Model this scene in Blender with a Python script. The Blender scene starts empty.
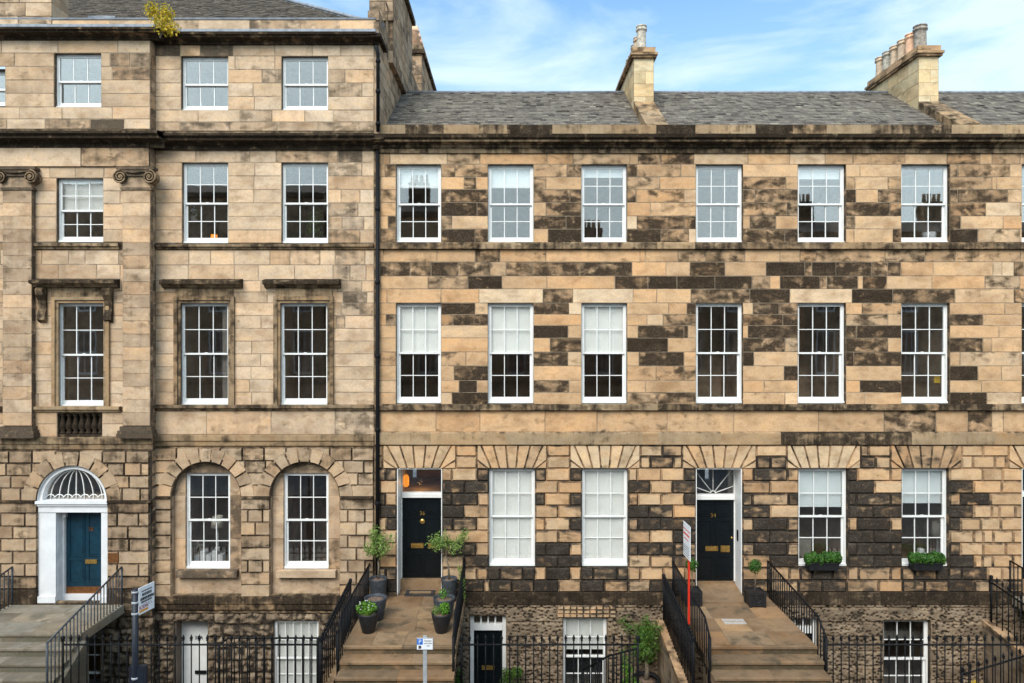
import bpy, math, random
from mathutils import Vector, noise
R = math.radians
random.seed(7)
# ---------------------------------------------------------------- camera, sky, sun, exposure
scn = bpy.context.scene
CAMD, CAMZ, F = 17.07, 7.4, 683.0
cam = bpy.data.objects.new('camera', bpy.data.cameras.new('camera'))
scn.collection.objects.link(cam)
cam.location = (0, -CAMD, CAMZ); cam.rotation_euler = (R(90), 0, 0)
cam.data.lens = 24; cam.data.sensor_width = 36; cam.data.clip_end = 3000; cam.data.clip_start = .1
scn.camera = cam
W = bpy.data.worlds.new('World'); scn.world = W; W.use_nodes = True
nt = W.node_tree; nt.nodes.clear()
SUN_EL, SUN_AZ = 44, 201          # azimuth measured clockwise from +Y : sun stands behind the camera, a little left
o_ = nt.nodes.new('ShaderNodeOutputWorld'); bg = nt.nodes.new('ShaderNodeBackground')
sky = nt.nodes.new('ShaderNodeTexSky'); sky.sky_type = 'NISHITA'; sky.sun_disc = False
sky.sun_elevation = R(SUN_EL); sky.sun_rotation = R(SUN_AZ); sky.ozone_density = 2.0; sky.air_density = 1.0; sky.dust_density = .6
tc = nt.nodes.new('ShaderNodeTexCoord'); mp = nt.nodes.new('ShaderNodeMapping')
mp.inputs['Scale'].default_value = (1.0, 1.0, 3.4); mp.inputs['Rotation'].default_value = (0, R(14), R(4)); mp.inputs['Location'].default_value = (1.35, .2, .4)
nz = nt.nodes.new('ShaderNodeTexNoise'); nz.inputs['Scale'].default_value = 2.6; nz.inputs['Detail'].default_value = 9
nz.inputs['Roughness'].default_value = .56; nz.inputs['Distortion'].default_value = .5
rp = nt.nodes.new('ShaderNodeMapRange'); rp.inputs['From Min'].default_value = .45; rp.inputs['From Max'].default_value = .72
rp.inputs['To Max'].default_value = .85
sp = nt.nodes.new('ShaderNodeSeparateXYZ'); hz = nt.nodes.new('ShaderNodeMapRange')
hz.inputs['From Min'].default_value = .18; hz.inputs['From Max'].default_value = .58; hz.inputs['To Min'].default_value = .72; hz.inputs['To Max'].default_value = 0
mx = nt.nodes.new('ShaderNodeMath'); mx.operation = 'ADD'; mx.use_clamp = True
mc = nt.nodes.new('ShaderNodeMixRGB'); mc.inputs[2].default_value = (4.2, 5.25, 5.85, 1)
tint = nt.nodes.new('ShaderNodeMixRGB'); tint.blend_type = 'MULTIPLY'; tint.inputs[0].default_value = 1; tint.inputs[2].default_value = (.50, 1.05, 1.30, 1)
L = nt.links.new
L(tc.outputs['Generated'], mp.inputs[0]); L(mp.outputs[0], nz.inputs['Vector']); L(nz.outputs['Fac'], rp.inputs['Value'])
L(tc.outputs['Generated'], sp.inputs[0]); L(sp.outputs[2], hz.inputs['Value'])
bk = nt.nodes.new('ShaderNodeMapRange'); bk.inputs['From Min'].default_value = .1; bk.inputs['From Max'].default_value = -.5; bk.inputs['To Max'].default_value = .55   # cloud bank over the street behind
L(sp.outputs[1], bk.inputs['Value']); ad = nt.nodes.new('ShaderNodeMath'); ad.operation = 'ADD'; L(rp.outputs[0], ad.inputs[0]); L(bk.outputs[0], ad.inputs[1])
L(ad.outputs[0], mx.inputs[0]); L(hz.outputs[0], mx.inputs[1]); L(mx.outputs[0], mc.inputs[0])
L(sky.outputs[0], tint.inputs[1]); L(tint.outputs[0], mc.inputs[1]); gr = nt.nodes.new('ShaderNodeMapRange'); gr.inputs['From Min'].default_value = .3; gr.inputs['From Max'].default_value = -.5; gr.inputs['To Min'].default_value = .88; gr.inputs['To Max'].default_value = 1.5   # added gain: sky raised on the sun side to light facades, lowered in view
gm = nt.nodes.new('ShaderNodeVectorMath'); gm.operation = 'SCALE'; L(sp.outputs[1], gr.inputs['Value']); L(mc.outputs[0], gm.inputs[0]); L(gr.outputs[0], gm.inputs['Scale']); L(gm.outputs[0], bg.inputs[0]); L(bg.outputs[0], o_.inputs[0])
bg.inputs[1].default_value = .110
sd = bpy.data.lights.new('sun', 'SUN'); sd.energy = 1.9; sd.angle = R(36); sd.color = (1, .93, .84)
so = bpy.data.objects.new('sun', sd); scn.collection.objects.link(so)
so.rotation_euler = Vector((math.sin(R(SUN_AZ))*math.cos(R(SUN_EL)), math.cos(R(SUN_AZ))*math.cos(R(SUN_EL)), math.sin(R(SUN_EL)))).to_track_quat('Z', 'Y').to_euler()
scn.view_settings.view_transform = 'Standard'; scn.view_settings.look = 'None'
scn.view_settings.exposure = 1.06; scn.view_settings.gamma = 1; scn.view_settings.use_curve_mapping = False

# ---------------------------------------------------------------- measuring and building helpers
def wx(px, Y=0.0): return (px-512)/F*(Y+CAMD)          # metres along the street of a point measured at depth Y
def wz(py, Y=0.0): return CAMZ+(341.5-py)/F*(Y+CAMD)   # its height
def link(o, parent=None):
    scn.collection.objects.link(o)
    if parent: o.parent = parent
    return o
def thing(name, label, cat, loc=(0, 0, 0), group=None, rz=0):
    o = bpy.data.objects.new(name, None); link(o); o.location = loc; o.rotation_euler = (0, 0, rz); o.empty_display_size = .2
    o['label'] = label; o['category'] = cat
    if group: o['group'] = group
    return o
def tag(o, label, cat, group=None):
    o['label'] = label; o['category'] = cat
    if group: o['group'] = group
    return o
def sub(p, o):
    """parent o to p although o's mesh is in world coordinates"""
    o.parent = p
    return o
class MB:
    def __init__(s): s.v = []; s.f = []; s.c = []; s.m = []; s.sm = []
    def face(s, pts, col=(0, .5, .5), m=0, smooth=False):
        n = len(s.v); s.v += [tuple(p) for p in pts]; s.f.append(tuple(range(n, n+len(pts)))); s.c.append(col); s.m.append(m); s.sm.append(smooth)
    def box(s, x0, x1, y0, y1, z0, z1, col=(0, .5, .5), m=0, skip=''):
        a = [(x0,y0,z0),(x1,y0,z0),(x1,y1,z0),(x0,y1,z0),(x0,y0,z1),(x1,y0,z1),(x1,y1,z1),(x0,y1,z1)]
        for k, q in (('f',(0,1,5,4)),('r',(1,2,6,5)),('b',(2,3,7,6)),('l',(3,0,4,7)),('t',(4,5,6,7)),('d',(3,2,1,0))):
            if k not in skip: s.face([a[i] for i in q], col, m)
    def cbox(s, c, d, col=(0, .5, .5), m=0): s.box(c[0]-d[0]/2, c[0]+d[0]/2, c[1]-d[1]/2, c[1]+d[1]/2, c[2]-d[2]/2, c[2]+d[2]/2, col, m)
    def tube(s, pts, r, n=6, m=0, col=(0, .5, .5), cap=True):
        rings = []; pts = [Vector(p) for p in pts]
        rr = r if isinstance(r, (list, tuple)) else [r]*len(pts)
        for i, p in enumerate(pts):
            t = (pts[min(i+1, len(pts)-1)]-pts[max(i-1, 0)]).normalized()
            u = t.cross(Vector((0, 0, 1)) if abs(t.z) < .9 else Vector((0, 1, 0))).normalized(); w = u.cross(t)
            rings.append([p+(u*math.cos(2*math.pi*k/n)+w*math.sin(2*math.pi*k/n))*rr[i] for k in range(n)])
        b = len(s.v)
        for g in rings: s.v += [tuple(q) for q in g]
        for i in range(len(rings)-1):
            for k in range(n):
                s.f.append((b+i*n+k, b+(i+1)*n+k, b+(i+1)*n+(k+1) % n, b+i*n+(k+1) % n)); s.c.append(col); s.m.append(m); s.sm.append(n > 4)
        if cap:
            s.f.append(tuple(b+k for k in range(n))); s.f.append(tuple(b+(len(rings)-1)*n+k for k in reversed(range(n))))
            s.c += [col]*2; s.m += [m]*2; s.sm += [False]*2
    def lathe(s, cx, cy, prof, n=16, m=0, col=(0, .5, .5), smooth=True):
        b = len(s.v)
        for r, z in prof:
            for k in range(n): s.v.append((cx+r*math.cos(2*math.pi*k/n), cy+r*math.sin(2*math.pi*k/n), z))
        for i in range(len(prof)-1):
            for k in range(n):
                s.f.append((b+i*n+k, b+i*n+(k+1) % n, b+(i+1)*n+(k+1) % n, b+(i+1)*n+k)); s.c.append(col); s.m.append(m); s.sm.append(smooth)
        s.f.append(tuple(b+k for k in reversed(range(n)))); s.f.append(tuple(b+(len(prof)-1)*n+k for k in range(n)))
        s.c += [col]*2; s.m += [m]*2; s.sm += [False]*2
    def stone(s, poly, yf, yb, c, col, mort=0.0, edge=.30):
        """one dressed stone: joint strip at yb, chamfer, front face at yf. poly is counter-clockwise in (x,z)"""
        p0 = poly; p1 = inset(poly, mort) if mort else poly; p2 = inset(poly, mort+c)
        n = len(p0)
        if mort:
            for i in range(n):
                j = (i+1) % n
                s.face([(p0[i][0], yb, p0[i][1]), (p0[j][0], yb, p0[j][1]), (p1[j][0], yb, p1[j][1]), (p1[i][0], yb, p1[i][1])], col, 1)
        for i in range(n):
            j = (i+1) % n
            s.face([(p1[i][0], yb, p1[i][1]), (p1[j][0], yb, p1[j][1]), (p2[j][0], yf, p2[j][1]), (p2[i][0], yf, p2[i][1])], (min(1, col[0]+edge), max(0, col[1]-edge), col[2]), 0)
        s.face([(x, yf, z) for x, z in p2], col, 0)
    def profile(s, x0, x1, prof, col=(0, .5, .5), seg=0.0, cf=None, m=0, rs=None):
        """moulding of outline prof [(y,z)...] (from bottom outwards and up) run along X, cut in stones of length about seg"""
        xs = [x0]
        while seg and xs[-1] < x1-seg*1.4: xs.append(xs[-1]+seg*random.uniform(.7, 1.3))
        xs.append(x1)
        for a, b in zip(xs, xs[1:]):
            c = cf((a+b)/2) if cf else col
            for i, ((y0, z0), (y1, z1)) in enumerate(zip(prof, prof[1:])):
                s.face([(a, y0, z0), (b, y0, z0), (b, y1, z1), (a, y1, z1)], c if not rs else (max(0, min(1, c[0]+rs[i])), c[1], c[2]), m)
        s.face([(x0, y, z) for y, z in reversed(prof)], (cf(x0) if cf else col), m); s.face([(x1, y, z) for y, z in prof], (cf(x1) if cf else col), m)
    def build(s, name, mats, parent=None, loc=None):
        me = bpy.data.meshes.new(name)
        vs = s.v
        if loc is not None: vs = [(a-loc[0], b-loc[1], c-loc[2]) for a, b, c in s.v]
        me.from_pydata(vs, [], s.f)
        mats = mats if isinstance(mats, (list, tuple)) else [mats]
        for k in mats: me.materials.append(k)
        me.polygons.foreach_set('material_index', [min(i, len(mats)-1) for i in s.m]); me.polygons.foreach_set('use_smooth', s.sm)
        at = me.attributes.new('stone', 'FLOAT_COLOR', 'FACE')
        buf = []
        for c in s.c: buf += [c[0], c[1], c[2], 1]
        at.data.foreach_set('color', buf)
        me.update()
        o = bpy.data.objects.new(name, me); link(o, parent)
        if loc is not None: o.location = loc
        return o
def inset(poly, d):
    n = len(poly); out = []
    for i in range(n):
        p, a, b = Vector(poly[i]), Vector(poly[i-1]), Vector(poly[(i+1) % n])
        e1 = (p-a); e2 = (b-p)
        if e1.length < 1e-6 or e2.length < 1e-6: out.append(tuple(p)); continue
        e1.normalize(); e2.normalize()
        n1 = Vector((-e1.y, e1.x)); n2 = Vector((-e2.y, e2.x))
        q = p+(n1+n2)/max(.25, 1+n1.dot(n2))*d
        out.append((q.x, q.y))
    return out
def clip(poly, x0, x1, z0, z1):
    def cut(P, ins, itx):
        o = []
        for i in range(len(P)):
            a, b = P[i-1], P[i]
            if ins(b):
                if not ins(a): o.append(itx(a, b))
                o.append(b)
            elif ins(a): o.append(itx(a, b))
        return o
    def ix(v): return lambda a, b: (v, a[1]+(b[1]-a[1])*(v-a[0])/(b[0]-a[0]))
    def iz(v): return lambda a, b: (a[0]+(b[0]-a[0])*(v-a[1])/(b[1]-a[1]), v)
    P = cut(poly, lambda p: p[0] >= x0, ix(x0))
    if P: P = cut(P, lambda p: p[0] <= x1, ix(x1))
    if P: P = cut(P, lambda p: p[1] >= z0, iz(z0))
    if P: P = cut(P, lambda p: p[1] <= z1, iz(z1))
    o = []
    for p in P:
        if not o or abs(p[0]-o[-1][0])+abs(p[1]-o[-1][1]) > 1e-4: o.append(p)
    if len(o) > 2 and abs(o[0][0]-o[-1][0])+abs(o[0][1]-o[-1][1]) < 1e-4: o.pop()
    return o

# ---------------------------------------------------------------- materials
def newmat(name):
    m = bpy.data.materials.new(name); m.use_nodes = True; t = m.node_tree; t.nodes.clear()
    out = t.nodes.new('ShaderNodeOutputMaterial'); b = t.nodes.new('ShaderNodeBsdfPrincipled'); t.links.new(b.outputs[0], out.inputs[0])
    return m, t, b, out
def N(t, kind, **kw):
    n = t.nodes.new(kind)
    for k, v in kw.items():
        if k in n.inputs: n.inputs[k].default_value = v
        else: setattr(n, k, v)
    return n
def MATH(t, op, a, b=None, clampit=False):
    n = t.nodes.new('ShaderNodeMath'); n.operation = op; n.use_clamp = clampit
    for i, v in enumerate((a, b)):
        if v is None: continue
        if isinstance(v, (int, float)): n.inputs[i].default_value = v
        else: t.links.new(v, n.inputs[i])
    return n.outputs[0]
def MIX(t, f, a, b, mode='MIX'):
    n = t.nodes.new('ShaderNodeMixRGB'); n.blend_type = mode
    for i, v in enumerate((f, a, b)):
        if isinstance(v, (int, float)): n.inputs[i].default_value = v
        elif isinstance(v, tuple): n.inputs[i].default_value = (*v, 1) if len(v) == 3 else v
        else: t.links.new(v, n.inputs[i])
    return n.outputs[0]
def RNG(t, v, a, b, c=0, d=1, smooth=False):
    n = t.nodes.new('ShaderNodeMapRange'); n.interpolation_type = 'SMOOTHSTEP' if smooth else 'LINEAR'
    t.links.new(v, n.inputs[0])
    for i, q in enumerate((a, b, c, d)): n.inputs[i+1].default_value = q
    return n.outputs[0]
def RAMP(t, v, stops):
    n = t.nodes.new('ShaderNodeValToRGB'); t.links.new(v, n.inputs[0]); e = n.color_ramp.elements
    while len(e) < len(stops): e.new(.5)
    for q, (p, c) in zip(e, stops): q.position = p; q.color = (*c, 1)
    return n.outputs[0]
def stone_mat(name, cols, dark=((.014, .0105, .008), (.095, .066, .043)), streak=.35, spread=1.9, joint=False, bump=.25, soft_soot=.96):
    m, t, b, out = newmat(name)
    co = t.nodes.new('ShaderNodeTexCoord').outputs['Object']
    at = t.nodes.new('ShaderNodeAttribute'); at.attribute_name = 'stone'
    se = t.nodes.new('ShaderNodeSeparateColor'); t.links.new(at.outputs['Color'], se.inputs[0])
    r, g, bl = se.outputs
    off = t.nodes.new('ShaderNodeCombineXYZ'); t.links.new(MATH(t, 'MULTIPLY', bl, 37.0), off.inputs[0]); t.links.new(MATH(t, 'MULTIPLY', bl, 91.0), off.inputs[2])
    va = t.nodes.new('ShaderNodeVectorMath'); va.operation = 'ADD'; t.links.new(co, va.inputs[0]); t.links.new(off.outputs[0], va.inputs[1])
    def noise_(vec, sc, det, ro=.55, scale3=None, dist=0):
        if scale3:
            q = t.nodes.new('ShaderNodeMapping'); q.inputs['Scale'].default_value = scale3; t.links.new(vec, q.inputs[0]); vec = q.outputs[0]
        n = N(t, 'ShaderNodeTexNoise', Scale=sc, Detail=det, Roughness=ro, Distortion=dist); t.links.new(vec, n.inputs['Vector']); return n.outputs['Fac']
    n1 = noise_(va.outputs[0], 2.6, 3.5, .52, (1, 1, 1.7), .3)
    n2 = noise_(co, 26, 5, .65)
    n3 = noise_(co, .55, 3, .5)
    st = noise_(co, 1.0, 4, .6, (7, 7, .7))
    fine = noise_(co, 90, 2, .6)
    base = RAMP(t, g, [(0, cols[0]), (.5, cols[1]), (1, cols[2])])
    hue = RAMP(t, n1, [(.3, (.80, .74, .68)), (.5, (1, 1, 1)), (.72, (1.10, 1.04, .93))])
    base = MIX(t, 1.0, base, hue, 'MULTIPLY')
    base = MIX(t, 1.0, base, RAMP(t, n2, [(.3, (.82, .80, .78)), (.6, (1.04, 1.04, 1.04))]), 'MULTIPLY')
    base = MIX(t, RNG(t, fine, .58, .74, 0, .30), base, (.14, .10, .065))
    soft = noise_(va.outputs[0], 1.3, 3, .5, (1, 1, 1.6), .3)
    base = MIX(t, 1.0, base, RAMP(t, soft, [(.30, (.70, .66, .62)), (.48, (.98, .97, .96)), (.70, (1.14, 1.08, 1.0))]), 'MULTIPLY')
    base = MIX(t, RNG(t, bl, .55, .95, 0, .5), base, MIX(t, 1.0, base, (1.16, .98, .80), 'MULTIPLY'))   # some stones are yellower
    amp = MATH(t, 'ADD', MATH(t, 'MULTIPLY', MATH(t, 'MULTIPLY', r, MATH(t, 'SUBTRACT', 1.0, r)), spread*3.0), .55)
    v = MATH(t, 'ADD', r, MATH(t, 'MULTIPLY', MATH(t, 'SUBTRACT', n1, .5), amp))
    v = MATH(t, 'ADD', v, MATH(t, 'MULTIPLY', MATH(t, 'SUBTRACT', n2, .5), .32))
    v = MATH(t, 'ADD', v, MATH(t, 'MULTIPLY', MATH(t, 'SUBTRACT', st, .5), streak))
    v = MATH(t, 'ADD', v, MATH(t, 'MULTIPLY', MATH(t, 'SUBTRACT', n3, .5), .35))
    worn = noise_(co, 4.2, 4, .55, (1, 1, 1.4), .3)
    v = MATH(t, 'SUBTRACT', v, RNG(t, worn, .56, .76, 0, .40))
    v = MATH(t, 'ADD', v, RNG(t, worn, .40, .28, 0, .22))
    dk = RAMP(t, MATH(t, 'ADD', MATH(t, 'MULTIPLY', n2, .6), MATH(t, 'MULTIPLY', n1, .4)), [(.40, dark[0]), (.53, tuple((p*3+q)/4 for p, q in zip(*dark))), (.66, dark[1])])
    base = MIX(t, RNG(t, v, .08, .60, 0, .50, True), base, (.17, .115, .072))       # brown weathering ahead of the soot
    base = MIX(t, RNG(t, v, .33, .86, 0, soft_soot, True), base, dk)
    t.links.new(base, b.inputs['Base Color']); b.inputs['Roughness'].default_value = .95; b.inputs['Specular IOR Level'].default_value = .04
    bp = N(t, 'ShaderNodeBump', Strength=bump, Distance=.02); t.links.new(MATH(t, 'ADD', MATH(t, 'MULTIPLY', n2, .8), MATH(t, 'MULTIPLY', fine, .4)), bp.inputs['Height']); t.links.new(bp.outputs[0], b.inputs['Normal'])
    return m
def plain(name, col, rough=.6, metal=0, var=.12, sc=14, bump=0, spec=.4, col2=None):
    m, t, b, out = newmat(name)
    co = t.nodes.new('ShaderNodeTexCoord').outputs['Object']
    n = N(t, 'ShaderNodeTexNoise', Scale=sc, Detail=5, Roughness=.6); t.links.new(co, n.inputs['Vector'])
    c2 = col2 or tuple(x*(1-var*2.2) for x in col)
    t.links.new(RAMP(t, n.outputs['Fac'], [(.3, c2), (.62, tuple(min(1, x*(1+var*.4)) for x in col))]), b.inputs['Base Color'])
    b.inputs['Roughness'].default_value = rough; b.inputs['Metallic'].default_value = metal; b.inputs['Specular IOR Level'].default_value = spec
    if bump:
        bp = N(t, 'ShaderNodeBump', Strength=bump, Distance=.01); t.links.new(n.outputs['Fac'], bp.inputs['Height']); t.links.new(bp.outputs[0], b.inputs['Normal'])
    return m
def attr_mat(name, stops, rough=.6, var=.3, sc=20, spec=.3, bump=0, transl=False):
    m, t, b, out = newmat(name)
    at = t.nodes.new('ShaderNodeAttribute'); at.attribute_name = 'stone'
    se = t.nodes.new('ShaderNodeSeparateColor'); t.links.new(at.outputs['Color'], se.inputs[0])
    co = t.nodes.new('ShaderNodeTexCoord').outputs['Object']
    n = N(t, 'ShaderNodeTexNoise', Scale=sc, Detail=5, Roughness=.65); t.links.new(co, n.inputs['Vector'])
    f = MATH(t, 'ADD', se.outputs[0], MATH(t, 'MULTIPLY', MATH(t, 'SUBTRACT', n.outputs['Fac'], .5), var), True)
    t.links.new(RAMP(t, f, stops), b.inputs['Base Color']); b.inputs['Roughness'].default_value = rough; b.inputs['Specular IOR Level'].default_value = spec
    if bump:
        bp = N(t, 'ShaderNodeBump', Strength=bump, Distance=.01); t.links.new(n.outputs['Fac'], bp.inputs['Height']); t.links.new(bp.outputs[0], b.inputs['Normal'])
    if transl:
        tr = t.nodes.new('ShaderNodeBsdfTranslucent'); t.links.new(b.inputs['Base Color'].links[0].from_socket, tr.inputs[0])
        ms = t.nodes.new('ShaderNodeMixShader'); ms.inputs[0].default_value = .3
        t.links.new(b.outputs[0], ms.inputs[1]); t.links.new(tr.outputs[0], ms.inputs[2]); t.links.new(ms.outputs[0], out.inputs[0])
    return m
def glass_mat(name, refl, tintc=(.86, .9, .88), wave=.02):
    m, t, b, out = newmat(name); t.nodes.remove(b)
    tr = t.nodes.new('ShaderNodeBsdfTransparent'); tr.inputs[0].default_value = (*tintc, 1)
    gl = t.nodes.new('ShaderNodeBsdfGlossy'); gl.inputs['Roughness'].default_value = .015; gl.inputs[0].default_value = (1, .97, .93, 1)
    co = t.nodes.new('ShaderNodeTexCoord').outputs['Object']
    n = N(t, 'ShaderNodeTexNoise', Scale=2.4, Detail=2); t.links.new(co, n.inputs['Vector'])
    bp = N(t, 'ShaderNodeBump', Strength=wave, Distance=.3); t.links.new(n.outputs['Fac'], bp.inputs['Height']); t.links.new(bp.outputs[0], gl.inputs['Normal'])
    lw = t.nodes.new('ShaderNodeLayerWeight'); lw.inputs[0].default_value = .35
    f = RNG(t, lw.outputs['Facing'], 0, 1, refl, .9)
    ms = t.nodes.new('ShaderNodeMixShader'); t.links.new(f, ms.inputs[0]); t.links.new(tr.outputs[0], ms.inputs[1]); t.links.new(gl.outputs[0], ms.inputs[2]); t.links.new(ms.outputs[0], out.inputs[0])
    return m
def emis(name, col, s):
    m, t, b, out = newmat(name); b.inputs['Base Color'].default_value = (*col, 1); b.inputs['Emission Color'].default_value = (*col, 1); b.inputs['Emission Strength'].default_value = s
    return m
M = {}
M['tan'] = stone_mat('tan_sandstone', ((.36, .243, .15), (.56, .370, .214), (.64, .49, .335)))
M['tanrust'] = stone_mat('tan_rusticated_sandstone', ((.33, .226, .142), (.52, .349, .206), (.62, .475, .315)), dark=((.015, .0135, .0122), (.086, .072, .058)), bump=.5)
M['grey'] = stone_mat('weathered_grey_sandstone', ((.35, .26, .186), (.52, .387, .266), (.64, .50, .365)), dark=((.03, .025, .02), (.12, .092, .066)), spread=1.1, streak=.5, soft_soot=.85)
M['trim'] = stone_mat('sooty_moulded_stone', ((.24, .19, .13), (.38, .28, .175), (.50, .38, .24)), dark=((.012, .0095, .0075), (.085, .060, .040)), streak=1.0, spread=1.0)
M['mortar'] = plain('lime_mortar', (.40, .31, .21), .95, var=.25, sc=3, col2=(.12, .09, .065))
M['joint'] = plain('dark_mortar', (.20, .15, .105), .95, var=.25, sc=2, col2=(.09, .07, .05))
M['greyrust'] = stone_mat('weathered_rusticated_sandstone', ((.30, .225, .158), (.45, .335, .228), (.57, .44, .31)), spread=1.3, streak=.7, bump=.5)
M['rubble'] = stone_mat('rock_faced_basement_stone', ((.18, .14, .10), (.27, .21, .15), (.36, .285, .20)), dark=((.022, .018, .015), (.085, .066, .048)), spread=1.0, streak=.9, bump=.8)
M['chim'] = stone_mat('chimney_sandstone', ((.46, .37, .23), (.60, .48, .29), (.66, .55, .37)), spread=.8)
M['white'] = plain('white_gloss_paint', (.77, .76, .73), .4, var=.04, sc=5)
M['whitedoor'] = plain('white_masonry_paint', (.70, .70, .70), .5, var=.05, sc=4)
M['black'] = plain('black_gloss_door_paint', (.005, .008, .010), .3, var=.2, spec=.3)
M['blue'] = plain('blue_gloss_door_paint', (.004, .032, .055), .4, var=.2, sc=9)
M['iron'] = plain('black_painted_iron', (.010, .010, .011), .6, var=.35, spec=.15, sc=22)
M['greyiron'] = plain('grey_painted_iron', (.055, .062, .072), .5, var=.3, sc=22)
M['lead'] = plain('lead_sheet', (.24, .26, .29), .5, var=.2, sc=6)
M['brass'] = plain('aged_brass', (.55, .34, .10), .35, metal=.8, var=.2)
M['copper'] = plain('tarnished_kick_plate', (.24, .10, .035), .4, metal=.5, var=.2)
M['blind'] = plain('cream_roller_blind', (.93, .93, .90), .9, var=.03, sc=3)
M['blindb'] = plain('translucent_blue_white_blind', (.84, .90, .91), .9, var=.03, sc=3)
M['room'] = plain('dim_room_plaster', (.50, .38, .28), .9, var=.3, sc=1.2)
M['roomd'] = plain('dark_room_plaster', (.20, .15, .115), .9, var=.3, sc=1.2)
M['glass'] = glass_mat('window_glass', .105, (.98, .985, .98), .0015)
M['glasslow'] = glass_mat('dim_window_glass', .06, (.98, .985, .98), .0012)
M['slate'] = attr_mat('roof_slate', [(0, (.045, .04, .036)), (.3, (.13, .11, .09)), (.6, (.18, .157, .128)), (.82, (.22, .195, .15)), (1, (.29, .255, .195))], .92, .8, 7, .12, .5)
M['pave'] = stone_mat('worn_landing_flags', ((.17, .12, .074), (.25, .165, .098), (.36, .26, .16)), dark=((.06, .05, .03), (.12, .09, .06)), spread=1.5, streak=0, bump=.3)
M['paveg'] = stone_mat('grey_landing_flags', ((.18, .165, .135), (.26, .24, .195), (.34, .315, .26)), dark=((.11, .10, .07), (.19, .17, .13)), spread=1.4, streak=0, bump=.3)
M['leaf'] = attr_mat('leaf_green', [(0, (.025, .06, .010)), (.5, (.075, .16, .022)), (1, (.18, .29, .05))], .5, .2, 4, .3, transl=True)
M['leafb'] = attr_mat('bright_leaf', [(0, (.04, .12, .01)), (.5, (.11, .26, .02)), (1, (.24, .42, .06))], .5, .2, 4, .3, transl=True)
M['leafo'] = attr_mat('olive_leaf', [(0, (.06, .12, .022)), (.5, (.19, .30, .06)), (1, (.38, .48, .15))], .5, .2, 4, .3, transl=True)
M['leafy'] = attr_mat('autumn_leaf', [(0, (.10, .13, .01)), (.5, (.58, .46, .03)), (1, (.85, .50, .04))], .5, .3, 4, .3, transl=True)
M['leafbox'] = attr_mat('box_hedge_leaf', [(0, (.012, .045, .008)), (.5, (.045, .13, .018)), (1, (.12, .26, .035))], .45, .2, 4, .3, transl=True)
M['bark'] = plain('pale_bark', (.20, .16, .11), .9, var=.3, sc=30)
M['pot'] = plain('dark_grey_planter', (.05, .056, .066), .55, var=.3, sc=14)
M['potb'] = plain('black_planter', (.016, .016, .018), .5, var=.3, sc=14)
M['soil'] = plain('bark_mulch', (.20, .13, .09), .95, var=.4, sc=40, bump=.6)
M['navy'] = plain('navy_pole_paint', (.010, .014, .024), .5, var=.2)
M['galv'] = plain('galvanised_steel', (.45, .47, .48), .45, metal=.3, var=.1)
M['sign'] = plain('white_sign_sheet', (.80, .81, .83), .35, var=.02)
M['signblue'] = plain('blue_sign_ink', (.01, .14, .55), .4, var=.02)
M['ink'] = plain('black_sign_ink', (.02, .02, .03), .5, var=.02)
M['maroon'] = plain('maroon_sign_ink', (.28, .01, .05), .5, var=.02)
M['gold'] = plain('orange_sign_ink', (.75, .33, .03), .5, var=.02)
M['red'] = plain('bright_red_paint', (.60, .028, .010), .4, var=.04)
M['terracotta'] = plain('buff_clay_pot', (.62, .45, .30), .8, var=.2, sc=8)
M['orangeclay'] = plain('orange_clay_pot', (.85, .50, .31), .8, var=.15, sc=8)
M['mat'] = plain('coir_mat', (.26, .17, .09), .95, var=.3, sc=60)
M['rubber'] = plain('dark_rubber', (.03, .03, .032), .8)
M['lamp'] = emis('lit_orange_shade', (.85, .28, .02), .55)
M['shade'] = plain('cream_lamp_shade', (.68, .64, .55), .8, var=.03)
M['asph'] = plain('asphalt', (.055, .055, .055), .9, var=.3, sc=30)
M['flag'] = plain('pavement_flags', (.24, .23, .21), .9, var=.2, sc=3)
M['yellow'] = plain('yellow_paper', (.65, .42, .04), .7, var=.03)
M['china'] = plain('white_china', (.72, .73, .74), .3, var=.02)
M['cloth'] = plain('pale_upholstery', (.42, .38, .34), .9, var=.1)
# ---------------------------------------------------------------- setting
def struct(name, mb, mats, kind='structure'):
    o = mb.build(name, mats); o['kind'] = kind; return o
g = MB(); g.box(-400, 400, -400, -16.004, -.30, -.12); struct('ground', g, M['flag'])
g = MB(); g.box(-60, 60, -16, -7.0, -.30, -.12); struct('road', g, M['asph'])
g = MB(); g.box(-60, 60, -6.996, -2.95, -.30, 0)
g.box(-60, 60, -2.95, -2.70, -2.0, .02); struct('pavement', g, M['flag'])
g = MB(); g.box(-60, 60, -2.696, .6, -2.0, -1.78); struct('basement_area_paving', g, M['flag'])
g = MB(); g.box(-400, 400, .6, 400, -.30, -.1); struct('back_ground', g, M['flag'])

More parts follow.
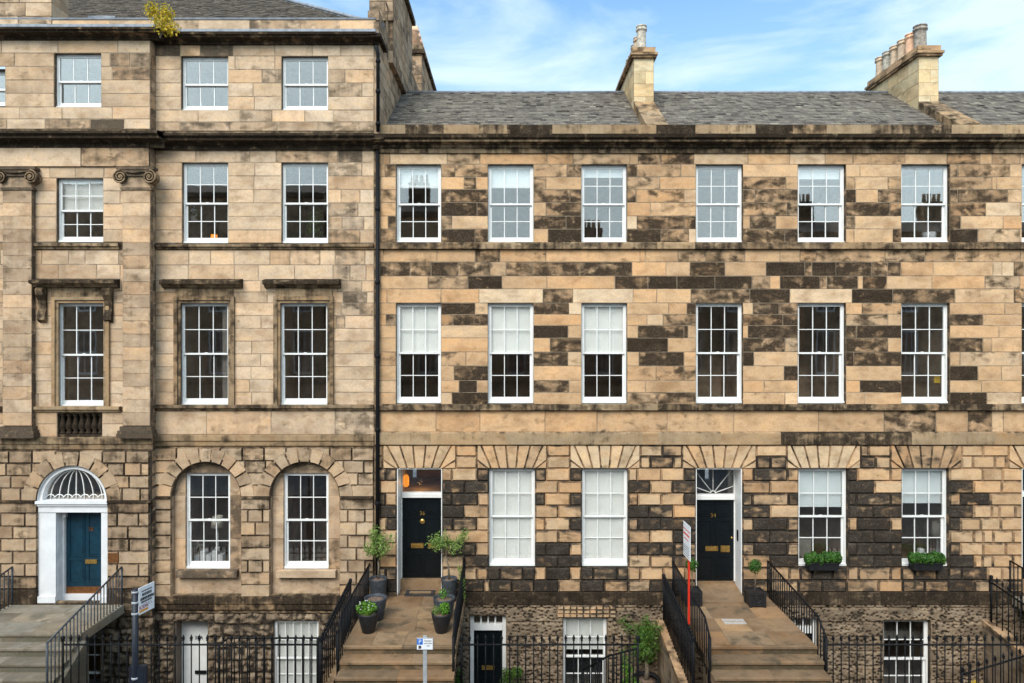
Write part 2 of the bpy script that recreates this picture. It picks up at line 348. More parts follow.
# ---------------------------------------------------------------- masonry
PARTY = (3.62, 12.02)
def clear(xa, xb, za, zb, holes):
    """what is left of the strip xa..xb after the openings that meet za..zb"""
    iv = [(xa, xb)]
    for (hx0, hx1, hz0, hz1) in holes:
        if min(zb, hz1)-max(za, hz0) > .35*(zb-za):
            nv = []
            for a, b in iv:
                if hx1 <= a or hx0 >= b: nv.append((a, b)); continue
                if hx0 > a: nv.append((a, hx0))
                if hx1 < b: nv.append((hx1, b))
            iv = nv
    return [(a, b) for a, b in iv if b-a > .004]
def coursed(mb, bounds, xL, xR, holes, yf, yb, c, mort, length, trace=None, r0=(0, .25), g0=(.25, .75), Y=0, fixed=False, rfun=None):
    """bounds: measured heights of the bed joints, top first; trace[i] = measured stones (x0, x1, soot[, paleness]) of course i"""
    def party(base, i):
        if base not in PARTY: return base
        for q in (trace[i] if trace and i < len(trace) else []):
            if wx(q[0]) < base < wx(q[1]): return min(wx(q[1]), base+.68)
        return base+.3*math.sin(i*2.7+bounds[0])
    for i, (t, b) in enumerate(zip(bounds, bounds[1:])):
        zb, zt = wz(b, Y), wz(t, Y)
        for a, e in clear(party(xL, i), party(xR, i), zb, zt, holes):
            tr = []
            for q in (trace[i] if trace and i < len(trace) else []):
                p0, p1 = max(a, wx(q[0], Y)), min(e, wx(q[1], Y))
                if p1-p0 > .09: tr.append([p0, p1, q[2], q[3] if len(q) > 3 else None])
            tr.sort(); st = []; cur = a
            def fill(u, v):
                n = max(1, round((v-u)/(length*random.uniform(.85, 1.15)))); w = [random.uniform(.6, 1.4) if not fixed else 1 for _ in range(n)]
                s_ = sum(w); x = u
                if fixed and n > 1 and i % 2: w = [.5]+w[1:]+[.5]; s_ = sum(w)
                for k in w: st.append([x, x+(v-u)*k/s_, None, None]); x += (v-u)*k/s_
            for p in tr:
                if p[0] < cur: p[0] = cur
                if p[0]-cur > .12: fill(cur, p[0])
                elif p[0] > cur: p[0] = cur
                if p[1]-p[0] > .05: st.append(p); cur = p[1]
            if e-cur > .12 or not st: fill(cur, e)
            else: st[-1][1] = e
            for x0, x1, d, pale in st:
                if d is None:
                    d = random.uniform(*r0)
                    if rfun: d = rfun((x0+x1)/2, (zt+zb)/2, d)
                else: d = d+random.uniform(-.11, .06) if d > .5 else d+random.uniform(-.03, .08)
                gg = pale if pale is not None else random.uniform(*g0)
                mb.stone([(x0, zb), (x1, zb), (x1, zt), (x0, zt)], yf, yb, c, (max(0, d), gg, random.random()), mort)
def fan(mb, bx0, bx1, zb, zt, ox0, ox1, yf, yb, c, n, r=.1, gg=.6, Y=0):
    """flat arch: radiating stones over an opening ox0..ox1 inside the rectangle bx0..bx1"""
    cx = (bx0+bx1)/2; zc = zb-(ox1-ox0)*.62
    us = []
    half = (bx1-bx0)/2; hi = (ox1-ox0)/2
    rim = [(bx0, zb+.22)]+[(bx0+.10+(bx1-bx0-.2)*k/(n), zt) for k in range(0, n+1)]+[(bx1, zb+.22)]
    foot = [(ox0-.02, zb)]+[(ox0+.06+(ox1-ox0-.12)*k/n, zb) for k in range(0, n+1)]+[(ox1+.02, zb)]
    m = n+2
    for k in range(m+2):
        if k == 0: poly = [(bx0, zb), foot[0], rim[0]]
        elif k == m+1: poly = [foot[-1], (bx1, zb), rim[-1]]
        else:
            a, b = k-1, k
            poly = [foot[a], foot[b], rim[b], rim[a]]
            if k == 1: poly = [foot[0], foot[1], rim[1], (bx0, zt), rim[0]]
            if k == m: poly = [foot[a], foot[b], rim[b], (bx1, zt), rim[a]]
        col = (max(0, r+random.uniform(-.12, .12)), min(1, gg+random.uniform(-.06, .06)), random.random())
        mb.stone(poly, yf, yb, c, col)
def archring(mb, cx, zs, rx, rz, x0, x1, z0, z1, yf, yb, c, n, colf, rmax=9.0):
    """radiating stones round an arched opening (centre cx, springing zs), trimmed to the rectangle x0..x1, z0..z1"""
    for k in range(n):
        a0, a1 = math.pi*k/n, math.pi*(k+1)/n
        inn = [(cx+rx*math.cos(a1+(a0-a1)*q/3), zs+rz*math.sin(a1+(a0-a1)*q/3)) for q in range(4)]
        o = [(cx+rmax*math.cos(a0+(a1-a0)*q), zs+rmax*math.sin(a0+(a1-a0)*q)) for q in (0, .5, 1)]
        o = [(cx+rmax*math.cos(a0+(a1-a0)*q/4), zs+rmax*math.sin(a0+(a1-a0)*q/4)) for q in range(5)]
        P = clip(inn[::1]+o, x0, x1, z0, z1)
        if len(P) < 3: continue
        A = sum(P[i-1][0]*P[i][1]-P[i][0]*P[i-1][1] for i in range(len(P)))
        if A < 0: P = P[::-1]
        if abs(A) < .01: continue
        mb.stone(P, yf, yb, c, colf(k))
def ringholes(cx, zs, r, bounds, Y, z0=None):
    h = []
    for t, d in zip(bounds, bounds[1:]):
        zb, zt = wz(d, Y), wz(t, Y); zm = max(0, (zb+zt)/2-zs); q = (1.2*r)**2-zm*zm
        if q > 0: h.append((cx-math.sqrt(q), cx+math.sqrt(q), zb, zt))
    return h
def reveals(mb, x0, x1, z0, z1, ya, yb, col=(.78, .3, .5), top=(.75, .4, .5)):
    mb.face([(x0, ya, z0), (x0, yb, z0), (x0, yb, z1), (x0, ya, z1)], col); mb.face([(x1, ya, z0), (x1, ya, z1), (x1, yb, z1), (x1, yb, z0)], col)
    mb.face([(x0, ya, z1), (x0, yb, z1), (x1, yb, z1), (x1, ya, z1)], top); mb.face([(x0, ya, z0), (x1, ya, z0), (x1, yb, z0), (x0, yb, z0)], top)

# ---------------------------------------------------------------- sash windows
def bars(mb, x0, x1, z0, z1, y0, y1, cols, rows, st, tr, br, bw=.019):
    mb.box(x0, x0+st, y0, y1, z0, z1); mb.box(x1-st, x1, y0, y1, z0, z1)
    mb.box(x0+st, x1-st, y0, y1, z1-tr, z1); mb.box(x0+st, x1-st, y0, y1, z0, z0+br)
    for k in range(1, cols):
        x = x0+st+(x1-x0-2*st)*k/cols; mb.box(x-bw/2, x+bw/2, y0+.006, y1-.006, z0+br, z1-tr)
    for k in range(1, rows):
        z = z0+br+(z1-z0-br-tr)*k/rows; mb.box(x0+st, x1-st, y0+.008, y1-.008, z-bw/2, z+bw/2)
def window(house, x0, x1, z0, z1, Y, d=.105, cols=3, rows=(2, 2), split=.5, blind=0, bmat='blind', gl='glass', room='room', deep=2.4, drop=0, curtain=False, j=.04, st=.042):
    f = MB(); ya = Y+d
    f.box(x0, x0+j, ya, ya+.13, z0, z1); f.box(x1-j, x1, ya, ya+.13, z0, z1); f.box(x0+j, x1-j, ya, ya+.13, z1-j, z1)
    f.box(x0-.0, x1+.0, ya-.035, ya+.13, z0-.0, z0+.05)
    w = f.build('window', M['white'], house)
    zm = z0+.035+(z1-z0-.07)*split
    a, b = x0+j, x1-j
    s = MB(); bars(s, a, b, zm-.02, z1-j, ya+.012, ya+.05, cols, rows[0], st, .045, .045)
    s.cbox(((a+b)/2, ya+.045, zm+.03), (.07, .03, .02))
    s1 = s.build('upper_sash', M['white'], w)
    s = MB(); bars(s, a, b, z0+.05, zm+.02, ya+.058, ya+.098, cols, rows[1], st+.006, .04, .10)
    s2 = s.build('lower_sash', M['white'], w)
    p = MB(); p.box(a+.03, b-.03, ya+.028, ya+.034, zm+.01, z1-j-.03); p.build('pane', M[gl], w)
    p = MB(); p.box(a+.03, b-.03, ya+.076, ya+.082, z0+.12, zm+.0); p.build('pane', M[gl], w)
    if blind:
        bb = MB(); zb = z1-j-(z1-z0-2*j)*blind
        n = 10
        for k in range(n):
            u0, u1 = a+.02+(b-a-.04)*k/n, a+.02+(b-a-.04)*(k+1)/n
            y0_, y1_ = ya+.112, ya+.112
            bb.face([(u0, y0_, zb), (u1, y1_, zb), (u1, y1_, z1-j), (u0, y0_, z1-j)], smooth=True)
            bb.face([(u0, y0_+.004, zb), (u0, y0_+.004, z1-j), (u1, y1_+.004, z1-j), (u1, y1_+.004, zb)])
        bb.box(a+.02, b-.02, ya+.106, ya+.122, zb-.02, zb)
        bb.build('roller_blind', M[bmat], w)
    if curtain:
        cc = MB()
        for side in curtain:
            u = a+.02 if side < 0 else b-.02-.20
            pts = [(u+.20*k/12, ya+.17+.025*math.sin(k*2.1)) for k in range(13)]
            for (ax, ay), (bx, by) in zip(pts, pts[1:]): cc.face([(ax, ay, z0+.05), (bx, by, z0+.05), (bx, by, z1-.05), (ax, ay, z1-.05)], smooth=True)
        cc.build('curtain', M['cloth'], w)
    r = MB(); e = .5; y0 = ya+.131; y1 = y0+deep; xa, xb, za, zb_ = x0-.25, x1+.25, z0-.35, z1+.12
    r.face([(xa, y1, za), (xb, y1, za), (xb, y1, zb_), (xa, y1, zb_)]); r.face([(xa, y0, za), (xa, y1, za), (xa, y1, zb_), (xa, y0, zb_)])
    r.face([(xb, y0, za), (xb, y0, zb_), (xb, y1, zb_), (xb, y1, za)]); r.face([(xa, y0, zb_), (xa, y1, zb_), (xb, y1, zb_), (xb, y0, zb_)])
    r.face([(xa, y0, za), (xb, y0, za), (xb, y1, za), (xa, y1, za)])
    for q in ((xa, x0, za, zb_), (x1, xb, za, zb_), (x0, x1, za, z0), (x0, x1, z1, zb_)):
        r.face([(q[0], y0, q[2]), (q[1], y0, q[2]), (q[1], y0, q[3]), (q[0], y0, q[3])])
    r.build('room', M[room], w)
    return w
def text_mesh(txt, size, mat, loc, rot, parent, name, ext=.004, align='CENTER', xs=1.0):
    cu = bpy.data.curves.new('t', 'FONT'); cu.body = txt; cu.size = size; cu.extrude = ext; cu.align_x = align; cu.align_y = 'CENTER'; cu.resolution_u = 3
    o = bpy.data.objects.new('t', cu); me = bpy.data.meshes.new_from_object(o); bpy.data.objects.remove(o); bpy.data.curves.remove(cu)
    me.name = name; me.materials.clear(); me.materials.append(mat)
    q = bpy.data.objects.new(name, me); link(q, parent); q.location = loc; q.rotation_euler = rot; q.scale = (xs, 1, 1)
    return q
def door(house, x0, x1, z0, z1, Y, mat, panels, number=None, numz=.8, double=False, name='door'):
    m = MB(); m.box(x0, x1, Y, Y+.05, z0, z1)
    if double: m.box((x0+x1)/2-.012, (x0+x1)/2+.012, Y-.008, Y, z0, z1)
    for (u0, v0, u1, v1) in panels:
        a, b, c, d = x0+(x1-x0)*u0, x0+(x1-x0)*u1, z0+(z1-z0)*v0, z0+(z1-z0)*v1
        t = .022
        for q in ((a, a+t, c, d), (b-t, b, c, d), (a+t, b-t, c, c+t), (a+t, b-t, d-t, d)): m.box(q[0], q[1], Y-.016, Y, q[2], q[3])
        m.box(a+.05, b-.05, Y-.010, Y, c+.05, d-.05)
    o = m.build(name, M[mat], house)
    return o
def part(mb, name, mat, parent): return mb.build(name, mat if not isinstance(mat, str) else M[mat], parent)

# ================================================================ the two brown houses on the right (and the next one)
cornice_prof = [(0, 12.10), (-.05, 12.10), (-.05, 12.20), (-.10, 12.24), (-.10, 12.29), (-.27, 12.325), (-.27, 12.37), (-.34, 12.41), (-.36, 12.49), (-.30, 12.505), (.0, 12.54)]
S2 = [152, 164.3, 177, 189.5, 202.5, 216, 229, 242.5]
T2 = [ # second-floor storey
 [(383,390,.3),(390,447,.15,.8),(447,480,.45),(480,547,.3),(547,573,.3),(573,630,.45),(638,661,.55),(663,694,.62),(696,748,.2,.8),(750,790,.2,.7),(790,825,.1,.9),(825,853,.2),(854,905,.3),(905,947,.2),(947,980,.6),(980,992,.2),(992,1024,.3)],
 [(385,396,.6),(441,455,.5),(455,488,.5),(536,567,.42),(567,581,.6),(628,637,.5),(638,681,.28),(860,901,.2),(948,958,.5),(959,1010,.55),(1010,1024,.1,.8)],
 [(380,396,.05,.7),(442,464,.1),(464,476,.6),(535,546,.6),(628,660,.5),(742,786,.6),(786,798,.3),(855,888,.05),(888,901,.45),(950,992,.4),(993,1024,.1)],
 [(380,396,.35),(441,450,.5),(450,488,.75),(535,570,.65),(570,581,.7),(627,636,.7),(636,686,.42),(742,755,.5),(755,798,.72),(846,856,.8),(857,878,.1),(878,901,.7),(950,958,.7),(959,1008,.75),(1009,1024,.2,.9)],
 [(380,396,.15),(441,477,.8),(479,488,.8),(536,546,.05),(546,581,.7),(742,787,.72),(787,798,.7),(846,890,.82),(890,901,.6),(950,986,.72),(987,1024,0,.9)],
 [(380,388,.15),(388,396,.8),(441,452,.6),(534,566,.85),(567,581,.85),(627,637,0,1),(637,685,.75),(687,696,.7),(742,750,.2),(750,776,.65),(846,855,.6),(950,961,.82)],
 [(380,396,.6),(441,475,.82),(475,488,.7),(536,548,.05),(548,581,.9),(627,661,.78),(664,689,.7),(690,696,0,1),(743,785,.85),(786,798,.8),(854,893,.15),(893,901,.7),(950,978,.92),(979,1023,.4,.8)]]
SD = [249.5, 262, 276, 289, 303]
TD = [
 [(383,437,.2),(439,475,.1),(475,500,.7),(500,546,.25),(546,640,.2),(678,706,.35),(706,745,.5),(745,780,.05),(780,800,.3),(800,816,.5),(816,885,.4),(885,925,.55),(925,955,.45),(955,1024,.35)],
 [(380,410,.72),(412,431,.65),(433,458,.92),(459,490,.72),(491,506,.35),(507,532,.65),(536,580,.72),(583,632,.82),(690,725,.88),(726,766,0),(766,805,.97),(805,812,.6),(813,836,.96),(837,872,.87),(874,888,.62),(890,901,.7),(993,1014,.2,.9),(1016,1024,.6)],
 [(380,428,.15),(428,440,.7),(440,468,.5),(468,502,1),(504,547,.1),(548,615,.05),(615,648,.85),(648,677,.88),(677,715,.95),(715,752,.95),(753,770,.5),(770,780,0),(780,820,.92),(820,827,.3),(827,858,.82),(863,887,.92),(985,1020,.45,.8)],
 [(387,441,.15),(441,479,.15),(479,543,.05,1),(543,573,.72),(574,633,0,1),(691,750,.78),(751,790,.95),(790,852,.05,1),(853,893,.97),(894,955,.8),(955,1014,.2,.9),(1016,1024,.7)]]
S1 = [303, 314.4, 325.5, 338, 352, 366, 380.5, 392.5, 404.5]
T1 = [
 [(442,475,.8),(533,569,.78),(569,581,0,1),(687,696,.82),(744,753,.1),(754,779,.72),(780,798,.72),(862,901,.52)],
 [(386,396,.6),(442,453,.7),(454,488,.8),(663,696,.55),(743,783,.82),(786,798,.82),(846,888,.5),(950,985,.87)],
 [(533,568,.85),(638,688,.75),(748,798,.93),(846,857,.82),(858,902,.87)],
 [(550,581,.82),(627,668,.95),(743,785,.82),(786,798,.6),(846,888,.78),(888,902,.1),(950,983,.77)],
 [(380,396,.3),(442,466,.5),(533,568,.77),(639,684,.85),(746,754,.85),(846,854,.92),(854,902,.78),(960,1024,.3,.8)],
 [(442,454,0),(454,488,.84),(656,696,.4),(784,798,.85),(950,978,.95)],
 [(459,477,.9),(533,569,.66),(860,902,.92)],
 [(452,488,.95),(628,658,.62),(658,696,.72),(785,798,0,1),(950,987,.92),(988,1024,.1,.9)]]
TF = [[(380,436,.15),(436,480,.25),(480,545,.2),(545,597,.15),(884,936,.68),(936,968,.1),(969,992,.62)]]
SG = [445, 456.5, 468.5, 481, 493.5, 505.5, 518, 530.5, 543, 555.5, 567.5, 580, 592]
TG = [
 [(454,477,.25),(640,662,.2,.8),(663,684,.35),(753,787,.1,.9),(858,868,.35),(869,890,.35)],
 [(640,650,.3),(651,673,.62),(674,686,.55),(753,770,.72),(770,787,.7),(860,875,.7),(875,891,.6)],
 [(379,386,.35),(386,396,.55),(442,452,0),(453,477,0),(478,489,.75),(535,546,.7),(546,570,.0),(571,582,.77),(628,637,.2),(639,661,0),(662,684,0),(685,696,.8),(743,753,0),(754,787,.72),(788,798,.45),(846,857,.62),(857,890,.15),(891,902,.25)],
 [(380,396,.05),(442,465,.87),(466,489,.82),(535,558,.2),(559,582,.12),(628,650,.86),(651,672,0),(674,696,.86),(743,770,.3),(771,798,.05),(846,874,.82),(874,902,.1),(949,973,.88)],
 [(379,386,.82),(387,396,0),(442,452,.87),(453,478,.82),(479,489,.1),(535,545,.87),(546,570,0),(571,582,.85),(628,638,.42),(639,661,0),(662,684,0),(686,696,.87),(743,752,.6),(753,788,.45),(788,798,.82),(846,856,.82),(857,890,.84),(891,902,.82),(949,960,.42),(961,986,.96)],
 [(380,396,.82),(442,464,.9),(465,489,.12),(535,558,.28),(559,582,.28),(628,649,.92),(650,673,.82),(674,696,.12),(743,770,.78),(771,798,0),(846,873,.86),(875,902,.92),(949,973,.94)],
 [(379,387,.12),(387,396,.87),(442,453,.7),(454,477,.65),(479,489,0),(535,545,.2),(546,570,.1),(571,582,.92),(628,638,.55),(639,661,.9),(662,696,.9),(743,753,.3),(754,787,.97),(788,798,.35),(846,857,.25),(858,890,.96),(891,902,.15),(949,960,.82)],
 [(442,464,.2),(465,489,.0),(535,558,.25),(559,582,.25),(628,650,.35),(651,673,.15),(674,696,.87),(743,770,.82),(771,798,.86),(846,874,.97),(875,902,.97),(949,973,.12)],
 [(442,452,.2),(453,476,.82),(477,489,.12),(535,546,.92),(547,570,.97),(571,582,.15),(628,638,.92),(639,661,.92),(662,674,.82),(674,696,.72),(743,754,.55),(755,787,.9),(788,798,.45),(846,857,.92),(858,890,.92),(891,902,.82),(949,960,.72)],
 [(442,464,.3),(465,489,.88),(535,558,.88),(559,582,.97),(628,650,.25),(651,673,.35),(674,696,.75),(743,770,.2),(771,798,.88),(846,874,.92),(875,902,.97),(949,974,.97)],
 [(386,396,.55),(442,464,.3),(464,477,.25),(477,488,.32),(489,500,.82),(501,523,.82),(524,535,.82),(536,546,.25),(547,570,.97),(571,581,.25),(582,593,.8),(594,617,.82),(618,628,.8),(628,640,.3),(641,663,.15),(664,685,.25),(743,770,.35),(771,789,.3),(789,800,.25),(800,812,.75),(813,832,.75),(833,847,.72),(848,858,.15),(858,890,.35),(891,901,.35),(902,914,.75),(915,936,.7),(937,948,.87),(961,987,.78)],
 [(386,396,.9),(464,484,.84),(485,490,.25),(490,512,.84),(513,534,.84),(535,558,.94),(559,581,.15),(582,604,.93),(606,628,.65),(628,650,.35),(651,673,.87),(674,696,.7),(743,770,.87),(771,798,.5),(799,822,.75),(823,846,.77),(847,878,.4),(878,902,.25),(902,924,.84),(926,948,.72),(950,974,.88),(975,990,.55)]]
BAYS = [(396, 441), (488, 533.5), (581.5, 627), (696, 743), (798, 846), (901.5, 950)]
GW = [(489, 535), (582, 628), (798.5, 848), (902, 949)]
def brown_house(name, label, xL, xR, bays, gwin, dr, base_holes, blinds, chim_label=None):
    h = thing(name, label, 'house', ((xL+xR)/2, 0, 0))
    def P(mb, nm, mats, parent=None):
        o = mb.build(nm, mats, parent or h, None); 
        if parent is None: o.location = (-(xL+xR)/2, 0, 0)
        return o
    hol = []
    for a, b in bays: hol += [(wx(a), wx(b), wz(242.5), wz(164.3)), (wx(a), wx(b), wz(404.5), wz(303))]
    m = MB()
    coursed(m, S2, xL, xR, hol, -.006, 0, .007, .005, 1.0, T2, (0, .28), (.3, .7))
    coursed(m, SD, xL, xR, hol, -.006, 0, .007, .005, 1.1, TD, (0, .2), (.3, .7))
    coursed(m, S1, xL, xR, hol, -.006, 0, .007, .005, 1.0, T1, (0, .22), (.35, .75))
    coursed(m, [410.5, 432], xL, xR, [], -.006, 0, .007, .004, 1.9, TF, (.05, .3), (.35, .7))
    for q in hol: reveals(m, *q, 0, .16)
    P(m, 'ashlar_wall', [M['tan'], M['mortar']])
    # ground floor, rusticated
    m = MB(); gh = []; fans = []
    for a, b in gwin: gh.append((wx(a), wx(b), wz(568.5), wz(468.5))); fans.append((wx(a-12), wx(b+12), wx(a), wx(b), .10 if 560 < a < 900 else .18, .97 if 560 < a < 900 else .6))
    if dr: gh.append((wx(dr[0]), wx(dr[1]), wz(594), wz(468.5))); fans.append((wx(dr[0]-14), wx(dr[1]+14), wx(dr[0]), wx(dr[1]), .12, .7))
    fans = [list(q) for q in fans]
    for q in fans:
        if wx(888) < q[0] < wx(895): q[4] = .42; q[5] = .45
        if wx(470) < q[0] < wx(480): q[4] = .25
    hh = gh+[(q[0], q[1], wz(468.5), wz(445)) for q in fans]
    coursed(m, SG, xL, xR, hh, -.045, 0, .038, 0, .58, TG, (0, .25), (.3, .75), fixed=True, rfun=lambda x, z, d: d+(.5 if z < wz(567) and random.random() < .75 else 0)-(.0))
    for q in fans: fan(m, q[0], q[1], wz(468.5), wz(445), q[2], q[3], -.045, 0, .024, 5, q[4], q[5])
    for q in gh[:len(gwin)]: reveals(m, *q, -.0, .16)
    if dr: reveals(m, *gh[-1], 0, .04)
    P(m, 'rusticated_wall', [M['tanrust'], M['joint']])
    # mouldings
    m = MB(); m.profile(xL, xR, [(0, wz(445)), (-.075, wz(444.6, -.07)), (-.075, wz(433.5, -.07)), (-.045, wz(432.2, -.05)), (0, wz(431.6))], seg=1.5, rs=[0,-.1,.1,.2],cf=lambda x: ((.82 if wx(778) < x < wx(824) or wx(878) < x < wx(940) else random.uniform(.18, .5)), random.uniform(.3, .6), random.random())); P(m, 'string_course', [M['trim']])
    m = MB(); m.profile(xL, xR, [(0, wz(411)), (-.10, wz(410.2, -.1)), (-.10, wz(404.8, -.1)), (0, wz(404.4)+.012)], seg=1.2, cf=lambda x: (random.uniform(.45, .8), random.uniform(.2, .6), random.random())); P(m, 'string_course', [M['trim']])
    m = MB(); m.profile(xL, xR, [(0, wz(249.6)), (-.09, wz(248.6, -.09)), (-.09, wz(243.2, -.09)), (0, wz(242.4)+.010)], seg=1.2, cf=lambda x: (random.uniform(.35, .7), random.uniform(.2, .6), random.random())); P(m, 'string_course', [M['trim']])
    segs = [(xL, wx(dr[0])-.0), (wx(dr[1])+.0, xR)]
    for s0, s1 in segs:
        m = MB(); m.profile(s0, s1, [(.01, wz(605)), (-.065, wz(605, -.07)), (-.065, wz(593, -.07)), (0, wz(591.8)+.006)], seg=1.1, cf=lambda x: (random.uniform(.75, 1), random.uniform(.2, .6), random.random())); P(m, 'base_course', [M['trim']])
        m = MB(); m.box(s0, s1, .012, .1, wz(606), wz(590.5), (.8, .4, .5)); P(m, 'wall_core', [M['trim']])
    m = MB(); m.box(wx(dr[0])+.004, wx(dr[1])-.004, -.02, .1, wz(606), 1.03, (.8, .4, .5)); P(m, 'wall_core', [M['trim']])
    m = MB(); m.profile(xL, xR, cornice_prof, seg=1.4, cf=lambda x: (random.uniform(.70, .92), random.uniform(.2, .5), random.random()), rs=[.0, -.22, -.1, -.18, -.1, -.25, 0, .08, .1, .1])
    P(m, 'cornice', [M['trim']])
    for z0, z1 in ((12.0, 12.55), (wz(446), wz(431)), (wz(411.5), wz(405)), (wz(250), wz(243))):
        m = MB(); m.box(xL, xR, .012, .1, z0, z1, (.6, .4, .5)); P(m, 'wall_core', [M['trim']])
    m = MB()
    m.profile(xL, xR, [(.06, 12.5), (.06, 12.84), (.36, 12.85), (.36, 12.6)], seg=.9, cf=lambda x: (random.choice((.25, .45, .6, .8, .92)), random.uniform(.3, .7), random.random()))
    P(m, 'blocking_course', [M['trim']])
    # slates
    m = MB(); z0, y0, rise, run = 12.74, .42, 2.21, 3.26; rows = 27; x = xL
    for k in range(rows):
        s0, s1 = k/rows, (k+1.25)/rows
        x = xL-random.uniform(0, .25)
        while x < xR:
            w = random.uniform(.12, .25); a, b = max(xL, x), min(xR, x+w-.006); x += w
            if b-a < .02: continue
            dz = .02+random.uniform(-.004, .012)+(.02 if random.random() < .02 else 0)
            lo = s0-random.uniform(0, .006)
            A = (a, y0+run*lo-.005, z0+rise*lo+dz); B = (b, y0+run*lo-.005, z0+rise*lo+dz+random.uniform(-.003, .003))
            s1c = min(1, s1)
            C_ = (b, y0+run*s1c, z0+rise*s1c+.004); D = (a, y0+run*s1c, z0+rise*s1c+.004)
            col = (min(1, max(0, random.gauss(.5, .2))), 0, 0)
            m.face([A, B, C_, D], col); m.face([(A[0], A[1], A[2]-.02), (B[0], B[1], B[2]-.02), B, A], (col[0]*.4, 0, 0))
    m.face([(xL, y0-.1, z0-.09), (xR, y0-.1, z0-.09), (xR, y0+run, z0+rise-.02), (xL, y0+run, z0+rise-.02)], (.2, 0, 0))
    m.face([(xL, y0+run, z0+rise), (xR, y0+run, z0+rise), (xR, y0+2*run, z0), (xL, y0+2*run, z0)], (.5, 0, 0))
    rf = P(m, 'slate_roof', [M['slate']])
    m = MB(); m.tube([(xL, y0+run, z0+rise+.02), (xR, y0+run, z0+rise+.02)], .05, 8); P(m, 'ridge_flashing', [M['lead']])
    # windows
    for (a, b), bl in zip(bays, blinds[0]):
        w = window(h, wx(a), wx(b), wz(242.5), wz(164.3), 0, blind=bl, bmat='blindb'); w.location = (-(xL+xR)/2, 0, 0)
    for (a, b), bl in zip(bays, blinds[1]):
        w = window(h, wx(a), wx(b), wz(403.5), wz(303), 0, blind=bl, gl='glasslow'); w.location = (-(xL+xR)/2, 0, 0)
    for (a, b), bl in zip(gwin, blinds[2]):
        w = window(h, wx(a), wx(b), wz(567), wz(468.5), 0, blind=bl, gl='glasslow', bmat='blind' if bl > .8 else 'blindb'); w.location = (-(xL+xR)/2, 0, 0)
    return h, P
def basement_grid(xL, xR, z0, z1, Y, holes, style, step=.019):
    xs = sorted(set([round(xL+i*step, 4) for i in range(int((xR-xL)/step))]+[xR]+[v for h in holes for v in h[:2]]))
    zs = sorted(set([round(z0+i*step, 4) for i in range(int((z1-z0)/step))]+[z1]+[v for h in holes for v in h[2:]]))
    m = MB(); idx = {}
    def disp(x, z):
        for h in holes:
            if h[0]-.02 <= x <= h[1]+.02 and h[2]-.02 <= z <= h[3]+.02: return -.02, .2
        if style == 'vermic':
            d, _ = noise.voronoi(Vector((x*13+.6*noise.noise(Vector((x*3, 0, z*3))), .3, z*13.0)))
            pit = max(0, 1-d[0]*1.9)
            e = noise.noise(Vector((x*6, 2, z*6)))
            row = ((z-z0) % .36)
            jn = 1 if row < .03 else 0
            return -.06+.055*pit**.8+.012*e+.03*jn, .85*pit**.8+.28+.35*e
        row = int((z-z0)/.30); off = noise.cell(Vector((row*3.1, 7.7, 0)))*.6
        u = (x+off)/(.36+.14*noise.cell(Vector((row*1.7, 1.3, 0)))); fx = u-math.floor(u); fz = ((z-z0)/.30) % 1
        edge = min(fx, 1-fx, fz, 1-fz); b = min(1, edge*5)
        e = noise.noise(Vector((x*7, row, z*9)))+.5*noise.noise(Vector((x*17, row, z*19)))
        return -.02-.06*b-.05*b*e, .50+.45*(1-b)-.75*e
    P_ = {}
    for i, x in enumerate(xs):
        for k, z in enumerate(zs):
            d, r = disp(x, z); P_[i, k] = ((x, Y+d, z), r); idx[i, k] = len(m.v); m.v.append((x, Y+d, z))
    for i in range(len(xs)-1):
        for k in range(len(zs)-1):
            cx, cz = (xs[i]+xs[i+1])/2, (zs[k]+zs[k+1])/2
            if any(h[0] < cx < h[1] and h[2] < cz < h[3] for h in holes): continue
            m.f.append((idx[i, k], idx[i+1, k], idx[i+1, k+1], idx[i, k+1])); m.m.append(0); m.sm.append(True)
            r = P_[i, k][1]; bx = int(cx*1.6); bz = int((cz-z0)/.3)
            m.c.append((max(0, min(1, r)), .3+.4*noise.cell(Vector((bx+.5, bz+.5, .5))), .5))
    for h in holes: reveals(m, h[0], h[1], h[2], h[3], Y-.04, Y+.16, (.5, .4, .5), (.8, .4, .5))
    return m
X36, X34, XN, XE = -3.42, 3.62, 12.02, 20.0
ZB = -1.78
h36, P36 = brown_house('terraced_house', 'patchwork stone house with number 36 door and fully blinded ground floor windows', X36, X34, BAYS[:3], GW[:2], (397, 442),
    None, ([.26, .26, .12], [.485, .485, .485], [.97, .97]))
h34, P34 = brown_house('terraced_house', 'patchwork stone house with number 34 door and green window boxes', X34, XN, BAYS[3:], GW[2:], (696, 742),
    None, ([0, .14, 0], [0, 0, 0], [.40, .36]))
BN = [(1022, 1066), (1116, 1160), (1210, 1254)]
hN, PN = brown_house('terraced_house', 'stone house cut off by the right edge of the photo beyond the six pot chimney', XN, XE, BN, [(1116, 1160), (1210, 1254)], (1022, 1064),
    None, ([0, 0, 0], [0, 0, 0], [.4, .4]))
for P_, xl, xr, holes in ((P36, X36, X34, [(wx(470), wx(506), ZB, wz(615)), (wx(563), wx(607), wz(700), wz(617))]),
                          (P34, X34, XN, [(wx(775), wx(818), ZB, wz(618)), (wx(883), wx(930), wz(702), wz(620))]),
                          (PN, XN, XE, [(wx(1050), wx(1090), ZB, wz(620))])):
    P_(basement_grid(xl, xr, ZB, wz(604.5)+.002, 0, holes, 'vermic'), 'basement_wall', [M['rubble']])
c36, c34, cN = (X36+X34)/2, (X34+XN)/2, (XN+XE)/2
def off(o, c): o.location = (-c, 0, 0); return o
m = MB()
